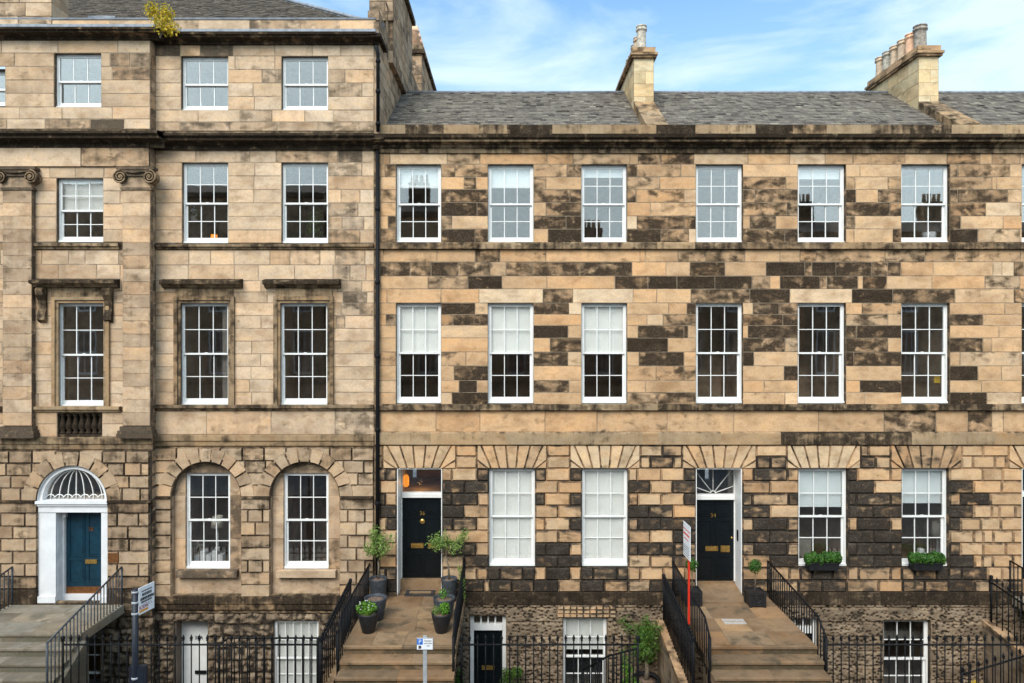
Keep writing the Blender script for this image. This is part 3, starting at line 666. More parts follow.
for r_ in range(3):
    for q in range(9): m.stone([(wx(557)+q*.163, wz(616.5)+r_*.098), (wx(557)+(q+1)*.163, wz(616.5)+r_*.098), (wx(557)+(q+1)*.163, wz(616.5)+(r_+1)*.098), (wx(557)+q*.163, wz(616.5)+(r_+1)*.098)], -.10, -.06, .022, (.38, .75, random.random()))
P36(m, 'new_lintel', [M['tanrust']])
# basement windows and doors
off(window(h36, wx(563), wx(607), wz(700), wz(617), -.03, split=.5, blind=.42, cols=3, rows=(2, 2), room='roomd', gl='glasslow', d=.12), c36)
off(window(h34, wx(883), wx(930), wz(702), wz(620), -.03, split=.5, cols=3, rows=(2, 2), room='roomd', gl='glasslow', d=.12), c34)
def front_door(house, P_, c, px0, px1, py_top, py_tr, py_bot, rec, panels, num, fanbars, glassroom='room', wide_right=False, zt=None, single=False):
    x0, x1 = wx(px0), wx(px1); zt = wz(468.5); z0 = 1.05
    Yd = rec; t = .05
    m = MB()
    # painted linings of the recess
    m.box(x0, x0+.02, .0, Yd, z0, zt); m.box(x1-.02, x1, .0, Yd, z0, zt); m.box(x0+.02, x1-.02, 0, Yd, zt-.02, zt)
    fw = .025
    m.box(x0+.02, x0+.02+fw, Yd-.03, Yd+.06, z0, zt-.02); m.box(x1-.02-fw, x1-.02, Yd-.03, Yd+.06, z0, zt-.02)
    ztr = wz(py_tr, Yd)
    m.box(x0+.045, x1-.045, Yd-.09, Yd+.06, ztr, ztr+.09); m.box(x0+.045, x1-.045, Yd-.05, Yd+.06, ztr+.09, ztr+.13)
    m.box(x0+.045, x1-.045, Yd-.03, Yd+.06, zt-.06, zt-.02)
    fr = P_(m, 'door_frame', [M['white']])
    zd = wz(py_bot, Yd)
    ys = Yd-.16 if not fanbars else Yd-.03
    m = MB(); m.box(x0+.02, x1-.02, ys, Yd+.1, z0-.05, zd, (.35, .6, .4)); P_(m, 'door_step', [M['pave']]); m = MB()
    if fanbars: m.face([(x0+.02, -.45, z0+.004), (x1-.02, -.45, z0+.004), (x1-.02, ys, zd-.05), (x0+.02, ys, zd-.05)], (.3, .6, .4)); m.face([(x1-.02, -.45, z0+.003), (x1-.02, 0, z0), (x1-.02, 0, z0+.07)], (.3, .6, .4)); m.face([(x0+.02, -.45, z0+.003), (x0+.02, 0, z0+.07), (x0+.02, 0, z0)], (.3, .6, .4))
    else: m.box(x0+.02, x1-.02, -.0, ys, z0-.05, z0-.002, (.3, .4, .4))
    P_(m, 'porch_floor', [M['pave']])
    d = door(house, x0+.045, x1-.045, zd, ztr, Yd+.0, 'black', panels, double=True); off(d, c)
    a, b = x0+.045, x1-.045; cx = (a+b)/2
    m = MB(); m.box(a, b, Yd+.02, Yd+.028, ztr+.13, zt-.06)
    f = m.build('fanlight', M['glasslow'], house); off(f, c)
    if fanbars:
        m = MB(); zc = ztr+.14
        for ang in (20, 52, 90, 128, 160):
            u = Vector((math.cos(R(ang)), 0, math.sin(R(ang)))); H = zt-.06-zc; Wd = (b-a)/2
            L_ = min(H/max(.01, u.z), Wd/max(.01, abs(u.x)))
            m.tube([(cx+.05*u.x, Yd, zc+.05*u.z), (cx+L_*u.x, Yd, zc+L_*u.z)], .012, 6)
        m.tube([(cx+.07*math.cos(R(q)), Yd, zc+.07*math.sin(R(q))) for q in range(0, 181, 20)], .014, 6)
        m.build('glazing_bars', M['white'], f)
    r = MB(); y0, y1 = Yd+.062, Yd+2.6
    for q in ([(a, y1, ztr), (b, y1, ztr), (b, y1, zt), (a, y1, zt)], [(a-.1, y0, ztr), (a-.1, y1, ztr), (a-.1, y1, zt), (a-.1, y0, zt)], [(b+.1, y0, ztr), (b+.1, y0, zt), (b+.1, y1, zt), (b+.1, y1, ztr)],
              [(a-.1, y0, zt), (a-.1, y1, zt), (b+.1, y1, zt), (b+.1, y0, zt)], [(a-.1, y0, ztr), (b+.1, y0, ztr), (b+.1, y1, ztr), (a-.1, y1, ztr)]): r.face(q)
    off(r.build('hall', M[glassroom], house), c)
    return d, (a, b, zd, ztr, Yd)
pan = [(.07, .04, .46, .30), (.54, .04, .93, .30), (.07, .36, .46, .74), (.54, .36, .93, .74), (.07, .79, .46, .95), (.54, .79, .93, .95)]
d36, (a, b, z0, z1, Yd) = front_door(h36, P36, c36, 397, 442, 470, 497, 578, .55, pan, '36', False)
cx = (a+b)/2
text_mesh('36', .15, M['brass'], (cx, Yd-.02, z0+(z1-z0)*.80), (R(90), 0, 0), d36, 'door_number')
m = MB(); m.lathe(0, 0, [(.0, 0), (.055, 0), (.07, .012), (.06, .03), (0, .035)], 14); o = m.build('knocker', M['brass'], d36, None); o.location = (cx, Yd, z0+(z1-z0)*.70); o.rotation_euler = (R(90), 0, 0)
for u in (-.14, .30):
    m = MB(); m.box(cx+u-.15, cx+u+.17, Yd-.03, Yd, z0+.78, z0+.90); m.box(cx+u-.12, cx+u+.14, Yd-.036, Yd-.03, z0+.81, z0+.87); m.build('letter_plate', M['brass'], d36)
d34, (a, b, z0, z1, Yd) = front_door(h34, P34, c34, 696, 742, 470, 499, 581, .50, pan, '34', True, 'roomd')
cx = (a+b)/2
text_mesh('34', .15, M['brass'], (cx, Yd-.02, z0+(z1-z0)*.80), (R(90), 0, 0), d34, 'door_number')
for u0, u1, z_ in ((-.20, .12, 0), (.19, .42, -.03)):
    m = MB(); m.box(cx+u0, cx+u1, Yd-.03, Yd, z0+.78+z_, z0+.90-z_*.5); m.box(cx+u0+.03, cx+u1-.03, Yd-.037, Yd-.03, z0+.81+z_, z0+.87-z_*.5); m.build('letter_plate', M['brass'], d34)
m = MB(); m.lathe(0, 0, [(0, 0), (.02, 0), (.032, .03), (.02, .05), (0, .055)], 10); o = m.build('door_knob', M['brass'], d34); o.location = (b-.06, Yd, z0+1.12); o.rotation_euler = (R(90), 0, 0)
m = MB(); m.box(wx(742)-.035, wx(742)-.02, .2, .29, 2.35, 2.62); m.box(wx(742)-.042, wx(742)-.035, .215, .275, 2.40, 2.57); P34(m, 'entry_phone', [M['iron']])
front_door(hN, PN, cN, 1022, 1064, 470, 496, 579, .6, pan, '', False, 'roomd')
def base_door(P_, house, c, px0, px1, pyt, mat, frame='white', lights=4, num=None):
    x0, x1 = wx(px0), wx(px1); zt = wz(pyt); m = MB(); y = .10
    m.box(x0, x0+.09, y, y+.1, ZB, zt); m.box(x1-.09, x1, y, y+.1, ZB, zt); m.box(x0+.09, x1-.09, y, y+.1, zt-.06, zt)
    zt2 = zt-.42; m.box(x0+.09, x1-.09, y-.02, y+.1, zt2, zt2+.15)
    for k in range(1, lights): q = x0+.09+(x1-x0-.18)*k/lights; m.box(q-.02, q+.02, y+.01, y+.08, zt2+.15, zt-.06)
    P_(m, 'basement_door_frame', [M[frame]])
    m = MB(); m.box(x0+.09, x1-.09, y+.06, y+.065, zt2+.15, zt-.06); P_(m, 'transom_light', [M['glasslow']])
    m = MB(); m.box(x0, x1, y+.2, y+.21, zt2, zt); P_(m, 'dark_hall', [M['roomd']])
    d = door(house, x0+.09, x1-.09, ZB+.02, zt2, y+.03, mat, [(.08, .06, .46, .38), (.54, .06, .92, .38), (.08, .5, .46, .94), (.54, .5, .92, .94)], name='basement_door'); off(d, c)
    m = MB(); cx = (x0+x1)/2; m.box(cx-.16, cx+.16, y+.0, y+.03, ZB+.92, ZB+1.02); m.build('letter_plate', M['brass'], d)
    return d
base_door(P36, h36, c36, 470, 506, 615, 'black')
base_door(P34, h34, c34, 775, 818, 618, 'black')
# chimneys on the party walls
def chimney(house, P_, xa, xb, ya, yb, zb, zt, pots, potmat, name='chimney'):
    m = MB(); n = max(2, int((zt-zb)/.33)); hh = (zt-zb)/n
    for k in range(n):
        za, z_ = zb+k*hh, zb+(k+1)*hh
        xs = [xa, xb] if k % 2 else [xa, (xa+xb)/2+.05, xb]
        for p, q in zip(xs, xs[1:]): m.stone([(p, za), (q, za), (q, z_), (p, z_)], ya, ya+.006, .006, (random.uniform(0, .2), random.uniform(.6, 1), random.random()))
        L_ = yb-ya; w = .55 if k % 2 else .8; y = ya
        while y < yb-.01:
            y2 = min(yb, y+w*random.uniform(.8, 1.2))
            if yb-y2 < .2: y2 = yb
            col = (random.uniform(.05, .3), random.uniform(.4, .9), random.random())
            for X_, s in ((xa, -1), (xb, 1)):
                pts = [(X_-s*.004, y, za), (X_-s*.004, y2, za), (X_-s*.004, y2, z_), (X_-s*.004, y, z_)]
                ptm = [(X_, y+.008, za+.008), (X_, y2-.008, za+.008), (X_, y2-.008, z_-.008), (X_, y+.008, z_-.008)]
                if s < 0: pts.reverse(); ptm.reverse()
                m.face(pts, (.3, .2, .5)); m.face([(p[0]+s*.003, p[1], p[2]) for p in ptm], col)
            y = y2
    m.box(xa, xb, yb-.01, yb, zb, zt)
    c = P_(m, name, [M['chim']])
    m = MB(); m.box(xa-.07, xb+.07, ya-.08, yb+.08, zt, zt+.07, (.6, .3, .2)); m.box(xa-.10, xb+.10, ya-.11, yb+.11, zt+.07, zt+.14, (.4, .4, .3)); m.box(xa-.04, xb+.04, ya-.05, yb+.05, zt+.14, zt+.30, (.35, .5, .5))
    q = m.build('chimney_cap', M['trim'] if False else M['tan'], c)
    zc = zt+.30
    for k, (py, ph, pr) in enumerate(pots):
        m = MB(); m.lathe((xa+xb)/2, py, [(pr*1.05, zc), (pr*1.0, zc+.08), (pr*.92, zc+ph*.75), (pr*.94, zc+ph*.80), (pr*1.14, zc+ph*.82), (pr*1.16, zc+ph*.88), (pr*.98, zc+ph*.90), (pr*.98, zc+ph*.95), (pr*1.10, zc+ph*.96), (pr*1.10, zc+ph), (pr*.8, zc+ph), (pr*.78, zc+ph-.15)], 18)
        m.build('chimney_pot', M[potmat[k % len(potmat)]], c)
    return c
M['palepot'] = plain('pale_mottled_clay_pot', (.52, .46, .37), .8, var=.3, sc=10); M['darkpot'] = plain('sooty_clay_pot', (.32, .27, .22), .85, var=.3, sc=10)
chimney(h36, P36, 3.42, 3.98, 2.1, 4.75, 13.2, 15.35, [(2.45+.44*k, (.76, .62, .58, .46, .52, .5)[k], .14) for k in range(5)], ['palepot', 'terracotta'])
chimney(h34, P34, 11.42, 11.98, 2.1, 4.75, 13.2, 15.40, [(2.5+.41*k, .68 if k else .74, .17) for k in range(6)], ['darkpot', 'orangeclay', 'terracotta', 'terracotta', 'palepot', 'terracotta'])
def skew(P_, xa, xb, d=.12):
    m = MB(); z0, y0, s = 12.74, .30, 2.21/3.26
    ys = [y0, y0+.45, 1.3, 2.12]
    for p, q in zip(ys, ys[1:]):
        col = (random.uniform(.4, .62), random.uniform(.3, .6), random.random())
        a0, b0 = z0+(p-y0)*s+.18, z0+(q-y0)*s+.18
        m.face([(xa, p+.004, a0), (xb, p+.004, a0), (xb, q, b0), (xa, q, b0)], col)
        m.face([(xa, p, a0-.3), (xa, p+.004, a0), (xa, q, b0), (xa, q, b0-.3)], col); m.face([(xb, p, a0-.3), (xb, q, b0-.3), (xb, q, b0), (xb, p+.004, a0)], col)
        m.face([(xa, p, a0-.3), (xb, p, a0-.3), (xb, p+.004, a0), (xa, p+.004, a0)], (.7, .4, .3))
    P_(m, 'skew_stone', [M['trim']])
skew(P36, 3.42, 3.98); skew(P34, 11.42, 12.0)
# ================================================================ number 38, the taller grey-brown house on the left
YA, YB = -.30, -.05
XA0, XAB, XR = -15.2, wx(150, YA), -3.44
zt1 = wz(40, YA)
h38 = thing('terraced_house', 'taller grey brown house with Ionic pilasters, arched white doorway and blue door', 'house', (-9, 0, 0))
def P38(mb, nm, mats, parent=None):
    o = mb.build(nm, mats, parent or h38)
    if parent is None: o.location = (9, 0, 0)
    return o
o9 = lambda o: off(o, -9)
def W38(*a_, **k_): return window(h38, *a_, j=.03, st=.034, **k_)
def A(px, Y=YA): return wx(px, Y)
def B(px, Y=YB): return wx(px, Y)
WA = [(56.5, 103, 178, 242), (57, 104, 303, 407)]
WB = [(182, 228, 162.5, 243), (281.5, 328, 162.5, 243), (180, 228, 303, 405), (280, 327.5, 303, 405)]
WT = [(-40, 5, 70, 106), (54, 101, 53, 107)]; WTB = [(181, 228, 56, 110), (281.5, 328, 56, 110)]
rA = dict(r0=(.0, .24), g0=(.3, .95), rfun=lambda x, z, d: soot(x, z, d)); rB = dict(r0=(.0, .2), g0=(.45, 1), rfun=lambda x, z, d: soot(x, z, d))
LEDGES = [wz(p, YB) for p in (131, 150, 250, 243, 405, 411, 303)]
def soot(x, z, d):
    k = min(abs(z-q) for q in LEDGES)
    return d+(.26*(1-k/.42) if k < .42 and random.random() < .6 else 0)+(.10 if x > -4.4 and random.random() < .5 else 0)
m = MB()
hA = [(A(a), A(b), wz(d, YA), wz(c, YA)) for a, b, c, d in WA+WT]+[(A(57), A(102), wz(437, YA), wz(413, YA))]
hB = [(B(a), B(b), wz(d, YB), wz(c, YB)) for a, b, c, d in WB+WTB]
t38 = [[(383,383,0)]]
TA = [[(155,186,.62)], [(110,130,.6),(133,148,.55)], [(112,147,.6)], [], [], [], [(90,124,.95),(45,90,.45)]]
coursed(m, [40, 53, 66.5, 80, 93.5, 107, 119, 129], XA0, XAB, hA, YA-.006, YA, .007, .006, .95, TA, Y=YA, **rA)
TBt = [[(157,180,.75),(200,233,.72)], [(235,275,.3)], [(262,281,.5),(330,345,.4)], [(328,362,.55)], [], [(240,272,.55)], [(180,230,.6)]]
coursed(m, [43, 56, 69.5, 83, 96.5, 110, 122, 131], XAB, XR, hB, YB-.006, YB, .007, .006, .95, TBt, Y=YB, **rB)
coursed(m, [148, 167], XA0, XAB, [], YA-.05, YA, .007, .004, 2.4, [[(82,148,.45,.5)]], Y=YA, **rA)
coursed(m, [167, 178, 191, 204, 217, 229.5, 242], XA0, XAB, hA, YA-.006, YA, .007, .006, .7, Y=YA, **rA)
coursed(m, [250, 264.5, 279, 291, 303, 316, 329, 342, 355, 368, 381, 394, 407], XA0, XAB, hA, YA-.006, YA, .007, .006, .75, Y=YA, **rA)
coursed(m, [412, 424, 437], XA0, XAB, hA, YA-.006, YA, .007, .006, .8, Y=YA, **rA)
TB2 = [[(276,338,.62),(338,362,.6)], [(328,362,.55)], [], [(341,360,.25),(330,341,.2)], [(331,358,.55)], [(343,364,.5),(330,342,.35)], [(331,360,.5)]]
coursed(m, [150, 162.5, 176, 189.5, 203, 216.5, 230, 243], XAB, XR, hB, YB-.006, YB, .007, .006, .9, TB2, Y=YB, **rB)
TB3 = [[(290,320,.35),(335,365,.5)], [(333,350,.55),(352,366,.3)], [(337,362,.55)], [(343,367,.72)], [(341,360,.5),(362,373,.45)], [(336,345,.55)]]
coursed(m, [250, 265, 281, 292, 303, 315.75, 328.5, 341.25, 354, 366.75, 379.5, 392.25, 405], XAB, XR, hB, YB-.006, YB, .007, .006, .85, TB3, Y=YB, **rB)
coursed(m, [410.5, 434.5], XAB, XR, [], YB-.006, YB, .007, .004, 1.7, [[(335,374,.45)]], Y=YB, **rB)
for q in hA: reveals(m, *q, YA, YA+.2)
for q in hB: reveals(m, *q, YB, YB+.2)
# the side of the projecting bay
def ret(x, bounds, y0, y1, p=0):
    for i, (t, b) in enumerate(zip(bounds, bounds[1:])):
        zb, zt = wz(b, YA), wz(t, YA); g_ = p
        m.face([(x, y0, zb), (x, y1, zb), (x, y1, zt), (x, y0, zt)], (.7, .3, .5), 1)
        m.face([(x+.006+p, y0+.0+p, zb+.01+p), (x+.006+p, y1, zb+.01+p), (x+.006+p, y1, zt-.01-p), (x+.006+p, y0+p, zt-.01-p)], (random.uniform(.3, .7), random.uniform(.3, .7), random.random()))
ret(XAB, [40, 53, 66.5, 80, 93.5, 107, 119, 129], YA, YB+.02); ret(XAB, [148, 167, 178, 191, 204, 217, 229.5, 242, 250, 264.5, 279, 291, 303, 316, 329, 342, 355, 368, 381, 394, 407, 424, 437], YA, YB+.02)
P38(m, 'ashlar_wall', [M['grey'], M['mortar']])
# rusticated ground floor with arches
m = MB(); c_ = .024
zsA, zsB = wz(500.7, YA), wz(496.6, YB)
bxA = (A(20), A(126), zsA, wz(450.5, YA)); dA = (A(38), A(107.5), wz(604, YA), zsA)
coursed(m, [450.5, 463, 475.5, 488, 500.7], XA0, XAB, ringholes((A(38)+A(107.5))/2, zsA, abs(A(107.5)-A(38))/2, [450.5, 463, 475.5, 488, 500.7], YA), YA-.05, YA, c_, 0, .56, Y=YA, fixed=True, r0=(.1, .5), g0=(.25, .7))
coursed(m, [500.7, 513, 526, 538.5, 551, 563.5, 576, 588.5, 604], XA0, XAB, [dA], YA-.05, YA, c_, 0, .56, [[(0,37,.5),(108,150,.6)],[],[],[(112,130,.5),(130,150,.6)],[(108,119,.2)],[],[(0,37,.6),(108,150,.45)],[(0,38,.92),(107,150,.85)]], Y=YA, fixed=True, r0=(.1, .5), g0=(.25, .7))
jit = lambda lo, hi, g0, g1: (lambda k: (random.uniform(lo, hi), random.uniform(g0, g1), random.random()))
rr = abs(A(107.5)-A(38))/2
archring(m, (A(38)+A(107.5))/2, zsA, rr, rr, *bxA, YA-.062, YA, c_, 9, jit(.1, .5, .3, .8), rmax=rr*1.44)
bxs = []; pan_ = []
for a, b in ((172, 241), (270.5, 339.5)):
    x0, x1 = B(a), B(b); bx = (B(a-16), B(b+16), zsB, wz(447.5, YB)); r2 = (x1-x0)/2
    archring(m, (x0+x1)/2, zsB, r2, r2, *bx, YB-.062, YB, c_, 11, jit(.05, .4, .35, .9), rmax=r2*1.42); bxs += ringholes((x0+x1)/2, zsB, r2, [447.5, 460.7, 473, 485, 496.6], YB); pan_.append((x0, x1, wz(596.5, YB), zsB))
coursed(m, [447.5, 460.7, 473, 485, 496.6], XAB, XR, bxs, YB-.05, YB, c_, 0, .5, Y=YB, fixed=True, r0=(.05, .45), g0=(.35, .9))
coursed(m, [496.6, 509.5, 522, 535, 547.5, 560, 572, 584.5, 596.5], XAB, XR, pan_, YB-.05, YB, c_, 0, .5, [[(241,270,.6),(340,374,.55)]], Y=YB, fixed=True, r0=(.05, .5), g0=(.3, .85))
ret(XAB, [450.5, 463, 475.5, 488, 500.7, 513, 526, 538.5, 551, 563.5, 576, 588.5, 604], YA, YB+.02, .022)
P38(m, 'rusticated_wall', [M['greyrust'], M['joint']])
# recessed arched panels
m = MB(); yp = YB+.13
for (x0, x1, z0, zs) in pan_:
    cx, r2 = (x0+x1)/2, (x1-x0)/2; i_ = pan_.index((x0, x1, z0, zs))
    wa, wb = (B(185.5, yp), B(230, yp)) if i_ == 0 else (B(283.5, yp), B(328.5, yp))
    wt, wb_ = wz(473, yp), wz(569, yp)
    arc = [(cx+r2*math.cos(math.pi*k/24), zs+r2*math.sin(math.pi*k/24)) for k in range(25)]
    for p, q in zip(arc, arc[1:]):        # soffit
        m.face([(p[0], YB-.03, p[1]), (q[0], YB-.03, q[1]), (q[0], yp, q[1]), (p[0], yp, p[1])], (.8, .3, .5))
        if min(p[1], q[1]) >= 0:           # tympanum
            zb1 = max(wt, 0)
            if p[1] > wt or q[1] > wt: m.face([(q[0], yp, max(wt, q[1])), (q[0], yp, wt), (p[0], yp, wt), (p[0], yp, max(wt, p[1]))][::1], (.62, .4, .2+.1*i_))
    for X_, s in ((x0, 1), (x1, -1)): m.face([(X_, YB, z0), (X_, yp, z0), (X_, yp, zs), (X_, YB, zs)], (.4, .4, .5))
    for zt_, zb1 in ((zs, wz(540, YB)), (wz(540, YB), wb_), ):
        m.stone([(x0, zb1), (wa, zb1), (wa, zt_), (x0, zt_)], yp-.004, yp, .006, (random.uniform(.15, .4), .6, random.random())); m.stone([(wb, zb1), (x1, zb1), (x1, zt_), (wb, zt_)], yp-.004, yp, .006, (random.uniform(.25, .7), .5, random.random()))
    def xr(z): return r2*math.sqrt(max(0, 1-((z-zs)/r2)**2))
    n = 8
    for k in range(n):                     # panel beside the window head, following the arch
        za, zb1 = zs+(wt-zs)*k/n, zs+(wt-zs)*(k+1)/n
        m.face([(cx-xr(za), yp, za), (wa, yp, za), (wa, yp, zb1), (cx-xr(zb1), yp, zb1)], (.35, .5, .3)); m.face([(wb, yp, za), (cx+xr(za), yp, za), (cx+xr(zb1), yp, zb1), (wb, yp, zb1)], (.35, .5, .3))
    m.stone([(x0, z0), (x1, z0), (x1, wb_), (x0, wb_)], yp-.006, yp, .006, (.28, .55, .3+.2*i_))
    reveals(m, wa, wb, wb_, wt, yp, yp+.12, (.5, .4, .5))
    m.box(B(176)+i_*(B(277)-B(176)-.0) if i_ == 0 else B(276.5), B(237) if i_ == 0 else B(335.5), yp-.16, yp, wz(577.5, YB), wz(571, YB), (.8 if i_ == 0 else .05, .5, .5))
    w = window(h38, wa, wb, wb_, wt, yp, j=.035, st=.04, d=.06, gl='glasslow'); o9(w)
P38(m, 'arched_window_recess', [M['grey'], M['joint']])
# mouldings of both planes
def run(m, x0, x1, Y, pt, pb, out, r, seg=1.3, cap=.012):
    zt, zb = wz(pt, Y-out), wz(pb, Y)
    m.profile(x0, x1, [(Y, zb), (Y-out*.45, zb+(zt-zb)*.12), (Y-out*.6, zb+(zt-zb)*.45), (Y-out, zb+(zt-zb)*.55), (Y-out, zt), (Y, zt+cap)], seg=seg, cf=lambda x: (random.uniform(*r), random.uniform(.2, .6), random.random()))
def srun(*a_, **k_):
    m = MB(); run(m, *a_, **k_); P38(m, 'string_course', [M['trim']])
srun(XA0, XAB+.07, YA, 438, 450.5, .07, (.35, .65)); srun(XAB-.01, XR, YB, 435.5, 446.8, .07, (.25, .5))
srun(XAB-.0, XR, YB, 405.5, 411, .11, (.45, .75)); srun(XA0, A(3), YA, 407, 412.5, .1, (.45, .75)); srun(A(33), A(121), YA, 407, 412.5, .1, (.3, .6))
srun(XAB-.0, XR, YB, 244, 250, .10, (.35, .7)); srun(A(34), A(120), YA, 243, 250, .1, (.4, .75))
srun(XA0, A(36), YA, 501, 504.5, .09, (.7, .95)); srun(A(108.5), XAB+.06, YA, 501, 504.5, .09, (.7, .95))
for a, b in ((157, 171), (242, 269.5), (340.5, 373)): srun(B(a), B(b), YB, 497, 500.5, .09, (.7, .95))
srun(XA0, XAB+.06, YA, 604, 617, .05, (.7, .9)); srun(XAB-.01, XR, YB, 597, 611, .07, (.6, .9))
for (p, q) in ((613, 602), (452, 436), (413.5, 406), (251, 242), (168, 165.5), (149.5, 127)): m = MB(); m.box(XA0, XAB-.01, YA+.012, YA+.1, wz(p, YA), wz(q, YA), (.6, .4, .5)); P38(m, 'wall_core', [M['trim']])
for (p, q) in ((613, 595), (449, 433.5), (411.5, 405), (251, 243), (152, 130)): m = MB(); m.box(XAB-.01, XR, YB+.012, YB+.1, wz(p, YB), wz(q, YB), (.6, .4, .5)); P38(m, 'wall_core', [M['trim']])
m = MB(); m.box(XR-.02, XR+.05, YB+.004, YB+.1, 1.0, 12.3, (.6, .4, .5)); P38(m, 'wall_core', [M['trim']])
m = MB(); m.box(XAB-.12, XAB-.004, YA+.03, YB+.05, ZB, zt1, (.7, .4, .5)); P38(m, 'wall_core', [M['trim']])
def cornice38(m, x0, x1, Y, zb, h, out, r=(.8, .97)):
    m.profile(x0, x1, [(Y, zb), (Y-.06, zb), (Y-.07, zb+h*.28), (Y-out*.35, zb+h*.36), (Y-out*.42, zb+h*.46), (Y-out*.8, zb+h*.52), (Y-out*.82, zb+h*.68), (Y-out, zb+h*.82), (Y-out, zb+h), (Y-out+.06, zb+h+.01), (Y, zb+h+.08)], seg=1.3, cf=lambda x: (random.uniform(*r), random.uniform(.2, .5), random.random()))
m = MB()
cornice38(m, XA0, XAB+.36, YA-.0, wz(148.3, YA), .33, .36); P38(m, 'cornice', [M['trim']]); m = MB(); cornice38(m, XAB, XR+.06, YB, wz(150.3, YB), .33, .35)
m.face([(XAB+.36, YA-.36, wz(147.5, YA)+.2), (XAB+.36, YB-.3, wz(147.5, YA)+.2), (XAB+.36, YB-.3, wz(147.5, YA)+.33), (XAB+.36, YA-.36, wz(147.5, YA)+.33)], (.9, .4, .5))
zt1 = wz(40, YA)
P38(m, 'cornice', [M['trim']]); m = MB(); cornice38(m, XA0, XAB+.34, YA, zt1-.01, .17, .34); P38(m, 'cornice', [M['trim']]); m = MB(); cornice38(m, XAB, XR+.12, YB, zt1-.02, .175, .335); P38(m, 'cornice', [M['trim']]); m = MB()
# the cornice returns round the right-hand corner
m.box(XR, XR+.30, YB-.30, .25, wz(149.8, YB)+.18, wz(149.8, YB)+.31, (.9, .3, .5)); P38(m, 'cornice_return', [M['trim']]); m = MB(); m.box(XR, XR+.14, YB-.1, .2, wz(149.8, YB), wz(149.8, YB)+.2, (.7, .4, .5))
P38(m, 'cornice_return', [M['trim']]); m = MB(); m.box(XR, XR+.22, YB-.30, .6, zt1+.07, zt1+.16, (.9, .3, .5)); P38(m, 'cornice_return', [M['trim']]); m = MB(); m.box(XR, XR+.1, YB-.1, .6, zt1-.02, zt1+.07, (.85, .3, .5))
P38(m, 'cornice_return', [M['trim']])
m = MB()
m.profile(XA0, XR, [(.12, zt1+.1), (.12, zt1+.72), (.4, zt1+.73)], seg=1.1, cf=lambda x: (random.uniform(.05, .5), random.uniform(.3, .8), random.random()))
P38(m, 'blocking_course', [M['grey']])
m = MB()
for x0, x1, Y in ((XA0, XAB+.30, YA), (XAB+.31, XR+.1, YB)):
    m.profile(x0, x1, [(Y-.30, zt1+.165), (Y-.35, zt1+.17), (Y-.35, zt1+.235), (Y-.20, zt1+.25), (.11, zt1+.29)])
    P38(m, 'lead_gutter', [M['lead']]); m = MB()
m.profile(XA0, XR, [(.10, zt1+.70), (.09, zt1+.74), (.42, zt1+.76)])
P38(m, 'lead_flashing', [M['lead']])
# pilasters
def pilaster(px0, px1):
    x0, x1 = A(px0, YA-.14), A(px1, YA-.14); m = MB(); y = YA-.14
    zz = [190+13.1*k for k in range(19)]
    for t, b in zip(zz, zz[1:]):
        zb, zt = wz(b, y), wz(t, y)
        m.stone([(x0, zb), (x1, zb), (x1, zt), (x0, zt)], y-.006, y, .007, (random.uniform(.05, .45), random.uniform(.3, .8), random.random()), .005)
        for X_ in (x0, x1): m.face([(X_, y, zb), (X_, YA, zb), (X_, YA, zt), (X_, y, zt)][::(1 if X_ == x1 else -1)], (random.uniform(.6, .9), .4, .5))
    zb = zz[-1]
    m.box(x0-.05, x1+.05, y-.05, YA, wz(430.5, y), wz(426.5, y), (.85, .3, .5)); m.box(x0-.09, x1+.09, y-.08, YA, wz(433.5, y), wz(430.5, y), (.9, .3, .2)); m.box(x0-.11, x1+.11, y-.10, YA, wz(437.8, y), wz(433.5, y), (.92, .3, .7))
    m.box(x0-.04, x1+.04, y-.03, YA, wz(190, y), wz(187.5, y), (.8, .3, .5))
    m.box(x0-.0, x1+.0, y-.01, YA, wz(187.5, y), wz(176, y), (.5, .4, .5))
    m.box(x0-.06, x1+.06, y-.05, YA, wz(176.5, y), wz(170, y), (.8, .4, .5)); m.box(x0-.12, x1+.12, y-.07, YA, wz(170, y), wz(167.2, y), (.88, .4, .5))
    P38(m, 'pilaster', [M['grey']])
    m = MB(); zc = wz(177.5, y)
    for s in (-1, 1):
        cx = (x0-.02 if s < 0 else x1+.02); pts = []
        for k in range(46):
            a = k/45*2*math.pi*2.3; r_ = .165*(1-k/52)
            pts.append((cx-s*0+s*r_*math.sin(a), y-.085, zc+r_*math.cos(a)))
        m.tube(pts, .022, 5, col=(.55, .4, .5))
        seg = [(.15*math.cos(2*math.pi*k/18), .15*math.sin(2*math.pi*k/18)) for k in range(18)]
        for k in range(18):
            p, q = seg[k], seg[(k+1) % 18]
            m.face([(cx+q[0], y-.075, zc+q[1]), (cx+q[0], YA, zc+q[1]), (cx+p[0], YA, zc+p[1]), (cx+p[0], y-.075, zc+p[1])], (.7, .4, .5))
        m.face([(cx+p[0], y-.075, zc+p[1]) for p in seg][::-1], (.62, .4, .5))
        m.face([(cx+p[0], y-.075, zc+p[1]) for p in seg], (.8, .4, .5))
        m.lathe(cx, 0, [(0, 0)], 3) if False else m.cbox((cx, y-.09, zc), (.05, .03, .05), (.5, .5, .5))
    m.tube([(x0+.10, y-.08, zc+.13), ((x0+x1)/2, y-.08, zc+.095), (x1-.10, y-.08, zc+.13)], .02, 5, col=(.7, .4, .5))
    P38(m, 'ionic_capital', [M['trim']])
pilaster(2.5, 31.5); pilaster(122.5, 150); pilaster(-118, -89)
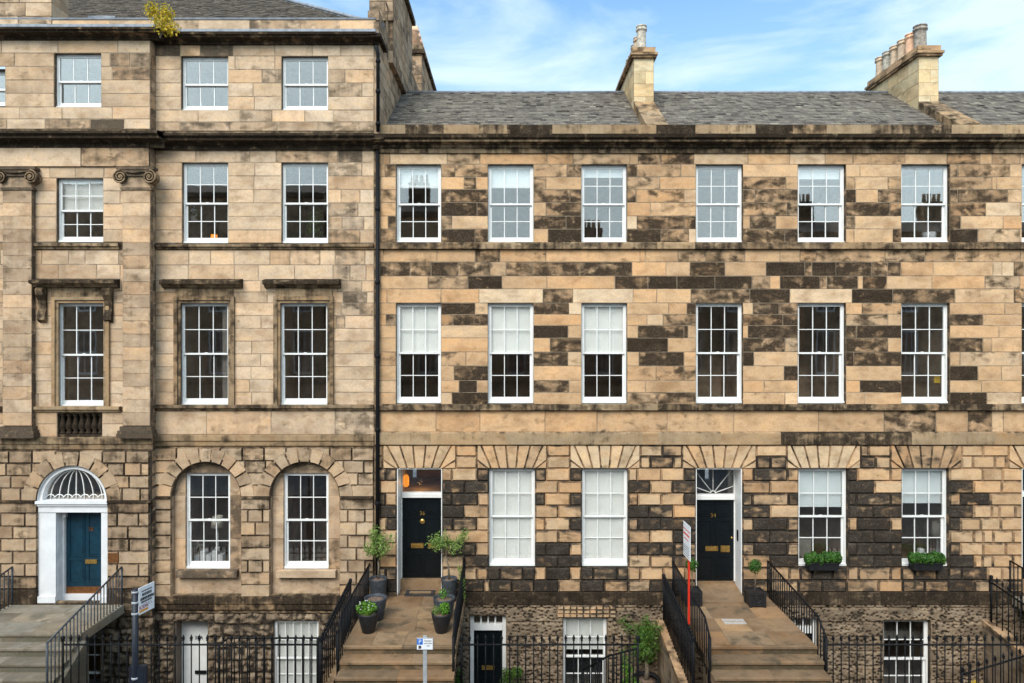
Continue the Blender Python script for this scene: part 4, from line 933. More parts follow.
# first-floor window dressings
def hood(m, x0, x1, Y, pt, pb, out=.24):
    zt, zb = wz(pt, Y-out), wz(pb, Y)
    m.profile(x0, x1, [(Y, zb), (Y-out*.4, zb+.02), (Y-out*.5, zb+.07), (Y-out, zb+.10), (Y-out, zt), (Y, zt+.05)], cf=lambda x: (random.uniform(.75, .9), .4, random.random()), rs=[-.25, -.3, -.3, 0, .1])
def archi(m, x0, x1, z0, z1, Y, w=.16, r=.50):
    for k, (a, b, p) in enumerate(((0, .07, .035), (.07, w, .07))):
        m.box(x0-b, x0-a, Y-p, Y+.01, z0, z1+b, (r+random.uniform(-.15, .15), .4, random.random())); m.box(x1+a, x1+b, Y-p, Y+.01, z0, z1+b, (r+random.uniform(-.1, .15), .4, random.random()))
        m.box(x0-a, x1+a, Y-p, Y+.01, z1+a, z1+b, (r, .4, random.random()))
for (px0, px1, hx0, hx1) in ((181, 228.5, 163.5, 243), (280.5, 327.5, 265.5, 341)):
    m = MB(); archi(m, B(px0), B(px1), wz(405, YB), wz(303, YB), YB)
    m.box(B(px0)-.12, B(px1)+.12, YB-.05, YB+.01, wz(300, YB)+.08, wz(288.5, YB), (.45, .4, .5))
    hood(m, B(hx0), B(hx1), YB, 280, 288.5); P38(m, 'window_surround', [M['trim']])
m = MB(); archi(m, A(59), A(104), wz(407, YA), wz(303, YA), YA, .15, .3)
m.box(A(52), A(111), YA-.04, YA+.01, wz(301, YA)+.08, wz(288, YA), (.5, .4, .5)); hood(m, A(36), A(120), YA, 280, 288, .28)
for px in (40, 106):
    x0, x1 = A(px), A(px+7.5); prof = [(0, 0), (-.05, .02), (-.13, .08), (-.11, .2), (-.06, .35), (-.09, .55), (-.18, .68), (-.2, .8), (-.16, .86), (0, .87)]
    z0 = wz(323, YA)
    m.profile(x0, x1, [(YA+a, z0+b) for a, b in prof], (.72, .4, .5))
P38(m, 'window_surround', [M['trim']])
# blind balustrade below the pavilion window
m = MB(); x0, x1, z0, z1 = A(57), A(102), wz(437, YA), wz(413, YA)
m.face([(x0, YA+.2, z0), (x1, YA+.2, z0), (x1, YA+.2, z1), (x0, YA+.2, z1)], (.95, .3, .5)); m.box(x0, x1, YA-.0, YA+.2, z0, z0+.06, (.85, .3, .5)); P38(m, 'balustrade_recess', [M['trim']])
bz = z0+.06; H = z1-bz
for k in range(7):
    m = MB(); m.lathe(0, 0, [(.07, 0), (.07, H*.10), (.04, H*.14), (.085, H*.32), (.075, H*.45), (.04, H*.70), (.038, H*.80), (.065, H*.86), (.07, H)], 10, col=(.85, .35, .5))
    o = m.build('stone_baluster', M['trim'], h38); o.location = (x0+(k+.5)*(x1-x0)/7+9, YA+.1, bz)
# windows
for (a, b, t, d) in WA:
    o9(W38(A(a), A(b), wz(d, YA), wz(t, YA), YA, d=.09, blind=.46 if t < 200 else 0, gl='glass' if t < 200 else 'glasslow', bmat='blind'))
for (a, b, t, d) in WT: o9(W38(A(a), A(b), wz(d, YA), wz(t, YA), YA, d=.10, rows=(1, 1), gl='glass'))
for (a, b, t, d) in WB: o9(W38(B(a), B(b), wz(d-(0 if t < 200 else 0), YB), wz(t, YB), YB, d=.09, gl='glass' if t < 200 else 'glasslow', room='roomd' if t < 200 else 'room', curtain=((1,) if (t > 300 and a < 200) else False)))
for (a, b, t, d) in WTB: o9(W38(B(a), B(b), wz(d, YB), wz(t, YB), YB, d=.10, rows=(1, 1), gl='glass'))
# the arched doorway
x0, x1 = A(38), A(107.5); cx = (x0+x1)/2; zt = zsA; z0 = .92
Yf = YA+.02; Yd = YA+.36
m = MB(); r2 = (x1-x0)/2
for k in range(24):
    a0, a1 = math.pi*k/24, math.pi*(k+1)/24
    def q(r_, a, y): return (cx+r_*math.cos(a), y, zt+r_*math.sin(a))
    ri = r2-.085
    m.face([q(r2, a0, Yf), q(r2, a1, Yf), q(ri, a1, Yf), q(ri, a0, Yf)][::-1] if False else [q(ri, a0, Yf), q(r2, a0, Yf), q(r2, a1, Yf), q(ri, a1, Yf)])
    m.face([q(ri, a0, Yf), q(ri, a1, Yf), q(ri-.02, a1, Yf+.16), q(ri-.02, a0, Yf+.16)]); m.face([q(r2, a0, Yf), q(r2, a0, YA-.04), q(r2, a1, YA-.04), q(r2, a1, Yf)])
zi = wz(512, YA+.05)
m.box(x0, x1, Yf-.02, Yd, zi, zt-.07); m.box(x0-.03, x1+.03, Yf-.10, Yf+.2, zt-.07, zt-.0); m.box(x0-.01, x1+.01, Yf-.06, Yf+.1, zt-.13, zt-.07)
xl, xr_ = A(55), A(100.5)
m.box(x0, xl, Yf, Yd, z0, zi); m.box(xr_, x1, Yf, Yd, z0, zi); m.box(x0-.02, xl+.01, Yf-.04, Yf, z0, z0+.22); m.box(xr_-.01, x1+.02, Yf-.04, Yf, z0, z0+.22)
m.box(xl-.0, xl+.05, Yd-.1, Yd+.05, z0, zi); m.box(xr_-.04, xr_, Yd-.1, Yd+.05, z0, zi)
m.box(xl+.05, xr_-.04, Yd-.1, Yd+.05, z0, z0+.17)
for zz in (z0+.3, z0+1.25):
    m.box(xl, xl+.012, Yf+.07, Yf+.25, zz, zz+.75)
P38(m, 'door_surround', [M['whitedoor']])
m = MB(); m.box(A(13.5)-A(0)+xl-.0 if False else xl+.09, xl+.16, Yf+.12, Yf+.2, zi-.16, zi-.02); P38(m, 'porch_lamp', [M['galv']])
m = MB(); ri = r2-.10; Yg = Yf+.15
m.face([(cx-ri, Yg, zt)]+[(cx+ri*math.cos(math.pi*k/24), Yg, zt+ri*math.sin(math.pi*k/24)) for k in range(23, -1, -1)][::-1][::-1] if False else [(cx+ri*math.cos(math.pi*k/24), Yg, zt+ri*math.sin(math.pi*k/24)) for k in range(25)])
f = P38(m, 'fanlight', [M['glass']])
m = MB(); tt = [k*math.pi/2/10 for k in range(11)]
for s in (-.86, -.58, -.29, -.02, .25, .55, .84):
    m.tube([(cx+s*ri*math.sin(t)*(1 if True else 0), Yg-.02, zt+ri*math.cos(t)*.98) for t in tt[1:]], .013, 5)
ks = [-1, -.72, -.43, -.15, .13, .41, .70, 1]
for a_, b_ in zip(ks, ks[1:]): m.tube([(cx+ri*((a_+b_)/2+(b_-a_)/2*math.cos(u)), Yg-.02, zt+.03+.09*math.sin(u)) for u in [math.pi*k/8 for k in range(9)]], .012, 5)
m.build('glazing_bars', M['white'], f)
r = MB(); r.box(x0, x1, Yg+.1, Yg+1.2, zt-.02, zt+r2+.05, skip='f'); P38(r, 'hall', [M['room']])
d = door(h38, xl+.05, xr_-.04, z0+.17, zi, Yd-.02, 'blue', [(.08, .44, .46, .95), (.54, .44, .92, .95), (.08, .14, .46, .40), (.54, .14, .92, .40)]); o9(d)
a, b = xl+.06, xr_-.06; dc = (a+b)/2
m = MB(); m.box(a+.0, b-.0, Yd-.035, Yd-.02, z0+.17, z0+.34); m.build('kick_plate', M['copper'], d)
m = MB(); m.box(dc-.02, dc+.27, Yd-.045, Yd-.02, z0+.92, z0+1.02); m.box(dc+.01, dc+.24, Yd-.05, Yd-.045, z0+.945, z0+.995); m.build('letter_plate', M['brass'], d)
text_mesh('38', .13, M['copper'], (dc+.12, Yd-.04, z0+1.78), (R(90), 0, 0), d, 'door_number')
m = MB(); m.box(A(109), A(119.5), YA-.055, YA-.05, wz(562, YA), wz(552.5, YA)); P38(m, 'name_plaque', [M['copper']])
# basement
hb = [(B(172.5), B(207), ZB, wz(622, YB)), (B(273), B(318), wz(700, YB), wz(621.5, YB))]
P38(basement_grid(XAB, XR, ZB, wz(611, YB)+.003, YB+.08, hb, 'rock', .032), 'basement_wall', [M['rubble']])
ha = [(A(66), A(99), wz(715, YA), wz(638, YA))]
P38(basement_grid(XA0, XAB+.06, ZB, wz(617, YA)+.003, YA+.08, ha, 'rock', .035), 'basement_wall', [M['rubble']])
o9(W38(B(273), B(318), wz(700, YB), wz(621.5, YB), YB+.05, d=.06, cols=5, blind=.99, room='room', gl='glasslow'))
o9(W38(A(66), A(99), wz(715, YA), wz(638, YA), YA+.05, d=.1, cols=2, room='roomd', gl='glasslow'))
m = MB(); yb_ = YB+.55; x0, x1, zt = B(172.5), B(207), wz(622, YB)
m.box(x0, x0+.03, YB+.12, yb_, ZB, zt, skip=''); m.box(x0+.24, x1+.2, yb_-.0, yb_+.05, zt-.35, zt); P38(m, 'dark_lobby', [M['roomd']])
m = MB(); m.box(x0, x1+.25, yb_+.1, yb_+.12, ZB, zt, m=0); P38(m, 'lobby_back', [M['roomd']])
m = MB(); q0 = B(182, yb_); m.box(q0-.02, q0+.06, yb_-.14, yb_-.05, ZB, zt-.02); m.box(q0+.06, x1+.2, yb_-.14, yb_-.05, zt-.2, zt-.1); P38(m, 'basement_door_frame', [M['white']])
d = door(h38, q0+.06, x1+.22, ZB, zt-.2, yb_-.08, 'white', [], name='basement_door'); o9(d)
m = MB(); m.box(q0+.38, q0+.66, yb_-.115, yb_-.08, wz(672, yb_), wz(669, yb_)); m.build('letter_plate', M['iron'], d)
text_mesh('38A', .13, M['iron'], (q0+.47, yb_-.09, wz(636.5, yb_)), (R(90), 0, 0), d, 'door_number')
# roof, gable wall, chimney stacks
m = MB(); ys, zs_, sl = .45, zt1+.66, .68; rows = 46; dr = .12; X1 = XR+.08
for k in range(rows):
    yy = ys+k*dr; y2 = yy+dr*1.2; xe = X1-(yy-ys); x = XA0-random.uniform(0, .2)
    while x < xe:
        w = random.uniform(.12, .25); a, b = max(XA0, x), min(xe, x+w-.006); x += w
        if b-a < .02: continue
        za, zb = zs_+(yy-ys)*sl+.03+random.uniform(-.004, .012), zs_+(y2-ys)*sl+.004; c = (min(1, max(0, random.gauss(.5, .2))), 0, 0)
        m.face([(a, yy, za), (b, yy, za), (b, y2, zb), (a, y2, zb)], c); m.face([(a, yy, za-.02), (b, yy, za-.02), (b, yy, za), (a, yy, za)], (c[0]*.4, 0, 0))
T = rows*dr
m.face([(XA0, ys, zs_), (X1, ys, zs_), (X1-T, ys+T, zs_+T*sl), (XA0, ys+T, zs_+T*sl)], (.2, 0, 0)); m.face([(X1, ys, zs_), (X1, ys+2*T, zs_), (X1-T, ys+T, zs_+T*sl)], (.5, 0, 0)); m.face([(XA0, ys+T, zs_+T*sl), (X1-T, ys+T, zs_+T*sl), (X1, ys+2*T, zs_), (XA0, ys+2*T, zs_)], (.5, 0, 0))
P38(m, 'slate_roof', [M['slate']])
m = MB(); m.tube([(X1+.05, ys-.02, zs_+.05), (X1-T, ys+T, zs_+T*sl+.06)], .05, 7); P38(m, 'hip_flashing', [M['lead']])
m = MB(); xx, yy = wx(104, 1.5), 1.35; zz = zs_+(yy-ys)*sl
m.box(xx-.36, xx+.38, yy, yy+.9, zz-.02, zz+.12); for_y = 0
P38(m, 'skylight', [M['lead']])
XG = -3.33
m = MB()
def side_wall(m, X_, pts_y, zlo, zhi_f, course=.33, ln=.8, y_end=None):
    z = zlo; k = 0
    while z < 18.5:
        y = pts_y[0]-(.0 if k % 2 else .3)
        while y < pts_y[1]:
            y2 = y+ln*random.uniform(.8, 1.25); a, b = max(y, pts_y[0]), min(y2, pts_y[1]); y = y2
            if b-a < .02: continue
            top = zhi_f((a+b)/2)
            zt_ = min(z+course, top)
            if zt_-z < .03: continue
            col = (random.uniform(.15, .62), random.uniform(0, .55), random.random())
            m.face([(X_, a, z), (X_, b, z), (X_, b, zt_), (X_, a, zt_)], (.75, .2, .5))
            m.face([(X_+.004, a+.01, z+.01), (X_+.004, b-.01, z+.01), (X_+.004, b-.01, zt_-.01), (X_+.004, a+.01, zt_-.01)], col)
        z += course; k += 1
def gz(y):
    if y < 1.3: return 15.45+.55*max(0, y)
    return 16.4
side_wall(m, XG, (.0, 12.5), 12.0, gz)
m.box(XR-.3, XG, 1.3, 12.5, 12, 16.38, (.5, .3, .5), skip='r'); m.box(XR, XG, YB+.01, .02, zt1-2.6, zt1+.0, (.4, .4, .5), skip='')
m.box(XR-.02, XG, .0, 1.3, 12, 15.4, (.5, .3, .5), skip='r')
P38(m, 'gable_wall', [M['grey']])
def stack(xa, xb, ya, yb, zb, zt, pots, pm):
    m = MB(); z = zb; k = 0
    while z < zt:
        z2 = min(zt, z+.33)
        m.stone([(xa, z), ((xa+xb)/2+.1*(-1)**k, z), ((xa+xb)/2+.1*(-1)**k, z2), (xa, z2)], ya-.004, ya, .008, (random.uniform(.3, .8), random.uniform(.2, .5), random.random())); m.stone([((xa+xb)/2+.1*(-1)**k, z), (xb, z), (xb, z2), ((xa+xb)/2+.1*(-1)**k, z2)], ya-.004, ya, .008, (random.uniform(.2, .7), random.uniform(.2, .5), random.random()))
        z = z2; k += 1
    side_wall(m, xb, (ya, yb), zb, lambda y: zt); m.box(xa, xb-.001, ya+.001, yb, zb, zt, (.5, .3, .5), skip='fr')
    c = P38(m, 'chimney', [M['grey']])
    m = MB(); m.box(xa-.1, xb+.1, ya-.1, yb+.1, zt, zt+.14, (.7, .3, .5)); m.box(xa-.03, xb+.03, ya-.03, yb+.03, zt+.14, zt+.34, (.5, .3, .5)); m.build('chimney_cap', M['trim'], c)
    for y_ in pots:
        m = MB(); z0 = zt+.34; m.lathe((xa+xb)/2, y_, [(.17, z0), (.155, z0+.55), (.19, z0+.57), (.19, z0+.63), (.155, z0+.65), (.155, z0+.75)], 14); m.build('chimney_pot', M[pm], c)
stack(-3.84, -3.20, 1.3, 4.8, 14.9, 17.55, [1.6, 2.3, 3.0, 3.7, 4.4], 'terracotta')
stack(-3.84, -3.20, 7.2, 11.3, 13.6, 17.62, [7.5+.48*k for k in range(8)], 'orangeclay')
m = MB(); m.box(-3.86, -3.18, 1.2, 1.32, 16.0, 16.25, (.6, .3, .5)); P38(m, 'chimney_corbel', [M['grey']])
m = MB(); xa, xb = XA0, wx(52, .12)
for k, (za, zb) in enumerate(((zt1+.40, zt1+.78), (zt1+.78, zt1+1.12), (zt1+1.12, zt1+1.46), (zt1+1.46, zt1+1.8))):
    x = xa
    while x < xb:
        x2 = min(xb, x+random.uniform(.7, 1.3)); x2 = xb if xb-x2 < .3 else x2
        m.stone([(x, za), (x2, za), (x2, zb), (x, zb)], .10, .11, .01, (random.uniform(.1, .5), random.uniform(.4, .9), random.random())); x = x2
    for y0_, y1_ in ((.11, .45), (.45, .75)): m.face([(xb, y0_, za), (xb, y1_, za), (xb, y1_, zb-.01), (xb, y0_, zb-.01)], (random.uniform(.2, .5), random.uniform(.4, .9), random.random()))
m.box(xa, xb-.002, .112, .75, zt1+.4, zt1+1.8, (.4, .5, .5)); m.box(xa, xb+.06, .05, .8, zt1+1.8, zt1+1.95, (.5, .4, .5))
P38(m, 'parapet_block', [M['grey']])
# ================================================================ entrance steps
def steps(name, label, x0, x1, yw, yn, zp, n, rise, tread, mat, inner=.0, grp='entrance steps bridging the basement areas'):
    t = thing(name, label, 'steps', ((x0+x1)/2, yw, zp), group=grp); lx = t.location
    def put(m, nm, mt):
        o = m.build(nm, M[mt], t); o.location = (-lx[0], -lx[1], -lx[2]); return o
    m = MB(); rows = 4 if yw-yn > 2.4 else 3; L_ = (yw-yn)
    for k in range(rows):
        a, b = yn+.03+(L_-.03)*k/rows, yn+.03+(L_-.03)*(k+1)/rows
        cuts = [x0, x0+(x1-x0)*random.uniform(.18, .3), x0+(x1-x0)*random.uniform(.5, .7), x1]
        for p, q in zip(cuts, cuts[1:]):
            c = (random.uniform(.12, .5) if p > x0 else random.uniform(0, .25), random.uniform(.2, .9), random.random())
            m.box(p+.003, q-.003, a+.003, b-.003, zp-.2, zp, c, skip='d')
    m.box(x0+.01, x1-.01, yn+.04, yw-.01, zp-.21, zp-.006, (.8, .3, .5)); put(m, 'landing', mat)
    for k in range(n):
        m = MB(); z = zp-k*rise; a = yn-k*tread; r = min(.02, .02)
        y1 = a+tread+.03 if k else a+.06
        cuts = [x0, x0+(x1-x0)*(.52+.1*(k % 2)), x1]
        for p, q in zip(cuts, cuts[1:]):
            c = (random.uniform(.2, .55), random.uniform(.2, .8), random.random())
            zt = z+(.0 if k else .002)
            m.box(p+.002, q-.002, a+.02, y1-.002, z-rise-.02, zt, c, skip='bf')
            m.face([(p+.002, a-.015, z-.055), (q-.002, a-.015, z-.055), (q-.002, a-.015, zt-.012), (p+.002, a-.015, zt-.012)], c); m.face([(p+.002, a-.015, zt-.012), (q-.002, a-.015, zt-.012), (q-.002, a+.02, zt), (p+.002, a+.02, zt)], c)
            m.face([(p+.002, a+.02, z-.06), (q-.002, a+.02, z-.06), (q-.002, a-.015, z-.055), (p+.002, a-.015, z-.055)], (.9, .2, .5)); m.face([(p+.002, a+.02, z-rise-.02), (q-.002, a+.02, z-rise-.02), (q-.002, a+.02, z-.055), (p+.002, a+.02, z-.055)], (c[0]+.35, c[1], c[2]))
        put(m, 'step', mat)
    m = MB()
    for k in range(n): m.box(x0+.06, x1-.06, yn-(k+1)*tread+.05, yn-k*tread+.02, -.1, zp-(k+1)*rise-.01, (.5, .4, .5))
    m.box(x0+.06, x1-.06, yn+.02, yn+.35, ZB, zp-.22, (.6, .3, .5)); put(m, 'supporting_masonry', mat)
    return t, put
t, put = steps('entrance_steps', 'brown landing and steps up to the number 36 door, planters along both sides', -3.52, -1.16, -.0, -2.85, 1.05, 6, .17, .32, 'pave')
t, put = steps('entrance_steps', 'brown landing and steps with a pale grate, up to the number 34 door', 4.02, 6.36, -.0, -2.85, 1.05, 6, .17, .32, 'pave')
m = MB(); gx, gy = wx(734, -1.6), -1.6
for k in (0, 1): m.box(gx-.25, gx+.25, gy-.14+.16*k, gy-.03+.16*k, 1.05, 1.062)
put(m, 'cellar_grate', 'cloth')
t, put = steps('entrance_steps', 'grey stone landing and steps up to the blue door in the white arch', -12.3, -9.5, YA, -2.0, .95, 5, .19, .3, 'paveg')
m = MB()
xa, xb = -9.50, -9.40
m.face([(xa, -2.0, .80), (xa, -3.5, -.15), (xb, -3.5, -.15), (xb, -2.0, .80)], (.5, .5, .5)); m.face([(xb, -2.0, .80), (xb, -3.5, -.15), (xb, -3.5, -.4), (xb, -2.0, .55)], (.75, .5, .5)); m.face([(xa, -2.0, .55), (xb, -2.0, .55), (xb, -3.5, -.4), (xa, -3.5, -.4)], (.9, .5, .5)); m.face([(xa, -2., .55), (xa, -3.5, -.4), (xa, -3.5, -.15), (xa, -2., .80)], (.7, .5, .5))
put(m, 'sloping_stringer', 'paveg')
t, put = steps('entrance_steps', 'stone landing cut off by the right edge beyond the window boxes', 12.45, 14.8, -.0, -2.85, 1.05, 6, .17, .32, 'paveg')
# walls dividing the areas
def divider(label, x0, x1, zw, zf):
    o_ = thing('boundary_wall', label, 'wall', ((x0+x1)/2, -1.4, ZB), group='walls dividing the basement areas'); l = o_.location
    m = MB(); xs = (x0+.03, x1-.03)
    for X_, s in ((xs[0], 0), (xs[1], 1)):
        for k in range(7):
            a, b = -2.7+k*.385, -2.7+(k+1)*.385
            z = ZB; j = 0
            while z < .6:
                u = (b+2.7)/2.7; top = zf+(zw-zf)*((a+b)/2+2.7)/2.7-.08; z2 = min(z+.22, top)
                if z2-z > .03: m.face([(X_, a, z), (X_, b, z), (X_, b, z2), (X_, a, z2)][::(1 if s else -1)], (random.uniform(.1, .5), random.uniform(.4, 1), random.random()))
                z += .22; j += 1
    m.build('wall_face', M['rubble'], o_).location = (-l[0], -l[1], -l[2])
    m = MB(); m.face([(x0, -2.7, zf), (x1, -2.7, zf), (x1, -.01, zw), (x0, -.01, zw)], (.45, .5, .5))
    for X_ in (x0, x1): m.face([(X_, -2.7, zf-.11), (X_, -.01, zw-.11), (X_, -.01, zw), (X_, -2.7, zf)][::(1 if X_ == x0 else 1)], (.6, .5, .5))
    m.face([(x0, -2.7, zf-.11), (x1, -2.7, zf-.11), (x1, -.01, zw-.11), (x0, -.01, zw-.11)], (.8, .4, .5)); m.build('coping', M['tan'], o_).location = (-l[0], -l[1], -l[2])
divider('sloping coped wall at the right of the bushy area tree', 3.60, 3.90, .46, .02)
divider('sloping coped wall between the number 38 area and the number 36 steps', -4.12, -3.84, .46, .02)
divider('sloping coped wall at the right edge of the photo under a spiked railing', 11.72, 12.02, .46, .02)

# ================================================================ iron railings
def railing(label, pts, sp, spear=True, mat='iron', group=None, post0=True, post1=True, rw=.021, br=.0138, knob=False):
    p0 = Vector((pts[0][0], pts[0][1], pts[0][3]))
    t = thing('iron_railing', label, 'railing', p0, group=group)
    m = MB(); m.tube([Vector((x, y, zt))-p0 for x, y, zt, zb in pts], rw, 8); m.build('top_rail', M[mat], t)
    L_ = [0]
    for a, b in zip(pts, pts[1:]): L_.append(L_[-1]+math.hypot(b[0]-a[0], b[1]-a[1]))
    n = max(1, round(L_[-1]/sp)); cache = {}
    for i in range(n+1):
        s = L_[-1]*i/n; k = max(j for j in range(len(L_)-1) if L_[j] <= s+1e-6); f = (s-L_[k])/(L_[k+1]-L_[k])
        x, y, zt, zb = (pts[k][q]+(pts[k+1][q]-pts[k][q])*f for q in range(4))
        end = (i == 0 and post0) or (i == n and post1); h = round(zt-zb, 3); key = (h, end)
        if key not in cache:
            m = MB(); r = br*(1.9 if end else 1)
            if spear:
                e = .20 if not end else .17
                m.tube([(0, 0, 0), (0, 0, h+e*.45)], r, 6)
                m.lathe(0, 0, [(r, h+e*.40), (r*2.3, h+e*.47), (r*1.2, h+e*.55), (r*2.5, h+e*.66), (r*1.5, h+e*.85), (.001, h+e*1.1)] if not end else [(r, h+e*.4), (r*1.7, h+e*.5), (r*1.2, h+e*.6), (r*1.8, h+e*.8), (r*1.3, h+e*1.0), (.001, h+e*1.1)], 8)
            else: m.tube([(0, 0, 0), (0, 0, h)], r, 6)
            o = m.build('post' if end else 'baluster', M[mat], t); cache[key] = o.data
        else: o = bpy.data.objects.new('post' if end else 'baluster', cache[key]); link(o, t)
        o.location = Vector((x, y, zb))-p0
    return t
G1, G2, G3 = 'spiked railings along the pavement edge', 'plain handrails beside the entrance steps', 'spiked railings on the walls between areas'
YR, ZR, Z0 = -2.86, 1.09, .02
railing('spiked pavement railing in front of the white basement door of number 38', [(-9.35, YR, ZR, Z0), (-4.0, YR, ZR, Z0)], .168, group=G1)
railing('spiked pavement railing in front of the white basement window, right of the number 36 steps', [(-1.05, YR, ZR, Z0), (2.62, YR, ZR, Z0)], .166, group=G1)
railing('spiked pavement railing below the two green window boxes, right of the number 34 steps', [(6.52, YR, ZR, Z0), (12.0, YR, ZR, Z0)], .166, group=G1)
for (lab, X_, zz) in (('left handrail of the number 36 steps beside the potted plants', -3.54, (1.87, 1.76)), ('right handrail of the number 36 steps with a climbing plant', -1.19, (1.95, 1.70)),
                  ('left handrail of the number 34 steps beside the red post', 4.02, (1.90, 1.66)), ('right handrail of the number 34 steps', 6.38, (1.93, 1.67))):
    railing(lab, [(X_, -.04, zz[0], .88), (X_, -2.83, zz[1], .62), (X_, -3.22, zz[1]-.28, .3)], .135, spear=False, group=G2)
railing('right handrail of the steps to the blue door', [(-9.56, YA-.05, 1.88, .90), (-9.50, -3.12, 1.24, -.02)], .125, spear=False, mat='greyiron', group=G2)
railing('left handrail of the steps to the blue door, cut by the photo edge', [(-12.24, YA-.05, 1.88, .90), (-12.34, -3.12, 1.24, -.02)], .125, spear=False, mat='greyiron', group=G2)
railing('handrail of the steps at the right edge of the photo', [(12.42, -.04, 1.93, .88), (12.42, -2.83, 1.67, .62), (12.42, -4.5, .82, -.02)], .135, spear=False, group=G2)
railing('spiked railing running back to the house left of the number 36 steps', [(-3.98, -.25, 1.38, .40), (-3.98, YR, ZR, Z0)], .15, group=G3)
railing('spiked railing running back to the house beside the red post', [(3.78, -.06, 1.43, .44), (3.78, YR, ZR, Z0)], .13, group=G3)
railing('spiked railing running back to the house at the right edge of the photo', [(11.9, -.12, 1.42, .44), (11.9, YR, ZR, Z0)], .2, group=G3)
railing('low black railing in front of the white barred basement window', [(-6.25, -2.5, .93, -.3), (-6.05, -2.5, 1.07, -.3), (-4.15, -2.5, 1.07, -.3)], .16, spear=False, group='stair rails inside the areas')
railing('descending stair rail beside the bushy tree in the area', [(2.62, YR+.02, 1.0, -.1), (2.1, -2.2, .55, -.7), (1.6, -1.7, 0, -1.3)], .12, spear=False, group='stair rails inside the areas')
railing('small spiked rail inside the right hand area below the coped wall', [(10.2, -1.6, -.15, -1.2), (11.7, -1.6, .30, -.9)], .2, group='stair rails inside the areas')

# ================================================================ plants and pots
def leaves(mb, c, rad, n, size, shell=.55, tilt=1.0, dark=.0, hole=None, squash=.55):
    c = Vector(c)
    for _ in range(n):
        u = Vector((random.gauss(0, 1), random.gauss(0, 1), random.gauss(0, 1))).normalized(); r_ = shell+(1-shell)*random.random()**.6
        p = c+Vector((u.x*rad[0], u.y*rad[1], u.z*rad[2]))*r_
        nrm = (u+Vector((random.gauss(0, .6), random.gauss(0, .6), random.gauss(0, .6)))*tilt).normalized()
        t = nrm.cross(Vector((random.random()-.5, random.random()-.5, random.random()-.5))).normalized(); b = nrm.cross(t); s = size*random.uniform(.6, 1.3)
        col = (min(1, max(0, random.gauss(.5, .22))), 0, 0)
        mb.face([p-t*s, p-b*s*squash*.8+nrm*s*.1, p+t*s, p+b*s*squash*.8+nrm*s*.1], col)
def planter(name, label, loc, r, h, matp, plant=None, group=None, rot=0, square=False, taper=.85):
    t = thing(name, label, 'planter', loc, group=group)
    m = MB()
    if not square:
        m.lathe(0, 0, [(r*taper*.9, 0), (r*taper, .02), (r*.97, h*.8), (r, h-.03), (r*1.03, h), (r*.93, h), (r*.9, h-.05)], 22)
        m.build('pot', M[matp], t)
        m = MB(); m.lathe(0, 0, [(r*.9, h-.06), (r*.5, h-.035), (.01, h-.03)], 16); m.build('soil', M['soil'], t)
    else:
        w = r
        m.box(-w*.92, w*.92, -w*.92, w*.92, .04, h-.03)
        for s1 in (-1, 1):
            for s2 in (-1, 1): m.box(s1*w-.03*(s1+1), s1*w-.03*(s1-1), s2*w-.03*(s2+1), s2*w-.03*(s2-1), 0, h)
        m.box(-w*1.02, w*1.02, -w*1.02, -w*.9, h-.07, h-.01); m.box(-w*1.02, w*1.02, w*.9, w*1.02, h-.07, h-.01); m.box(-w*1.02, -w*.9, -w*.9, w*.9, h-.07, h-.01); m.box(w*.9, w*1.02, -w*.9, w*.9, h-.07, h-.01)
        m.box(-w*.98, w*.98, -w*.98, -w*.92, .03, .09)
        m.tube([(.6*w*.6*math.cos(a), -w*.95, h*.5+.6*w*.6*math.sin(a)) for a in [k*math.pi/8 for k in range(17)]], .012, 5)
        m.build('pot', M[matp], t); m = MB(); m.box(-w*.9, w*.9, -w*.9, w*.9, h-.06, h-.05); m.build('soil', M['soil'], t)
    return t
def olive(t, h0, hc, rad, n, mat='leafo', seed=1, lean=0, leafs=.032, spread=1):
    random.seed(seed); m = MB(); top = Vector((lean, 0, hc-rad[2]*.55))
    m.tube([(0, 0, h0), (lean*.3+.012, .01, h0+(hc-h0)*.4), tuple(top)], [.028, .022, .016], 7); tips = []
    for k in range(11):
        a = random.uniform(0, 2*math.pi); e = random.uniform(.25, 1.35); d = Vector((math.cos(a)*math.cos(e)*rad[0], math.sin(a)*math.cos(e)*rad[1], math.sin(e)*rad[2]))*random.uniform(.6, 1.15)*spread
        q = top+Vector((0, 0, random.uniform(-.05, .1))); tip = Vector((lean, 0, hc-rad[2]*.2))+d; mid = q.lerp(tip, .5)+Vector((0, 0, .05)); m.tube([q, mid, tip], [.011, .007, .003], 5); tips += [tip, mid, q.lerp(tip, .75)]
    m.build('trunk', M['bark'], t)
    m = MB()
    for tip in tips: leaves(m, tip, (.15, .13, .16), int(n/len(tips)), leafs, .05, 1.5, squash=.38)
    m.build('crown', M[mat], t); random.seed(seed+50)
GP = 'planters on the number 36 landing'
t = planter('potted_tree', 'tall grey planter with the fuller olive tree, left of the number 36 door', (-3.28, -.34, 1.05), .215, .56, 'pot', group=GP); olive(t, .53, 1.30, (.46, .30, .60), 1250, seed=3, leafs=.04)
t = planter('potted_tree', 'tall grey planter with the leaning olive tree, right of the number 36 door', (-1.54, -.36, 1.05), .195, .56, 'pot', group=GP); olive(t, .53, 1.36, (.62, .30, .46), 1150, seed=9, lean=-.10, leafs=.04)
planter('planter', 'empty wide grey pot behind the white flowered pot', (-3.12, -1.45, 1.05), .255, .50, 'pot', group=GP, taper=.7)
t = planter('planter', 'grey pot with sparse sprigs, middle of the right hand row on the landing', (-1.56, -1.40, 1.05), .25, .48, 'pot', group=GP, taper=.7)
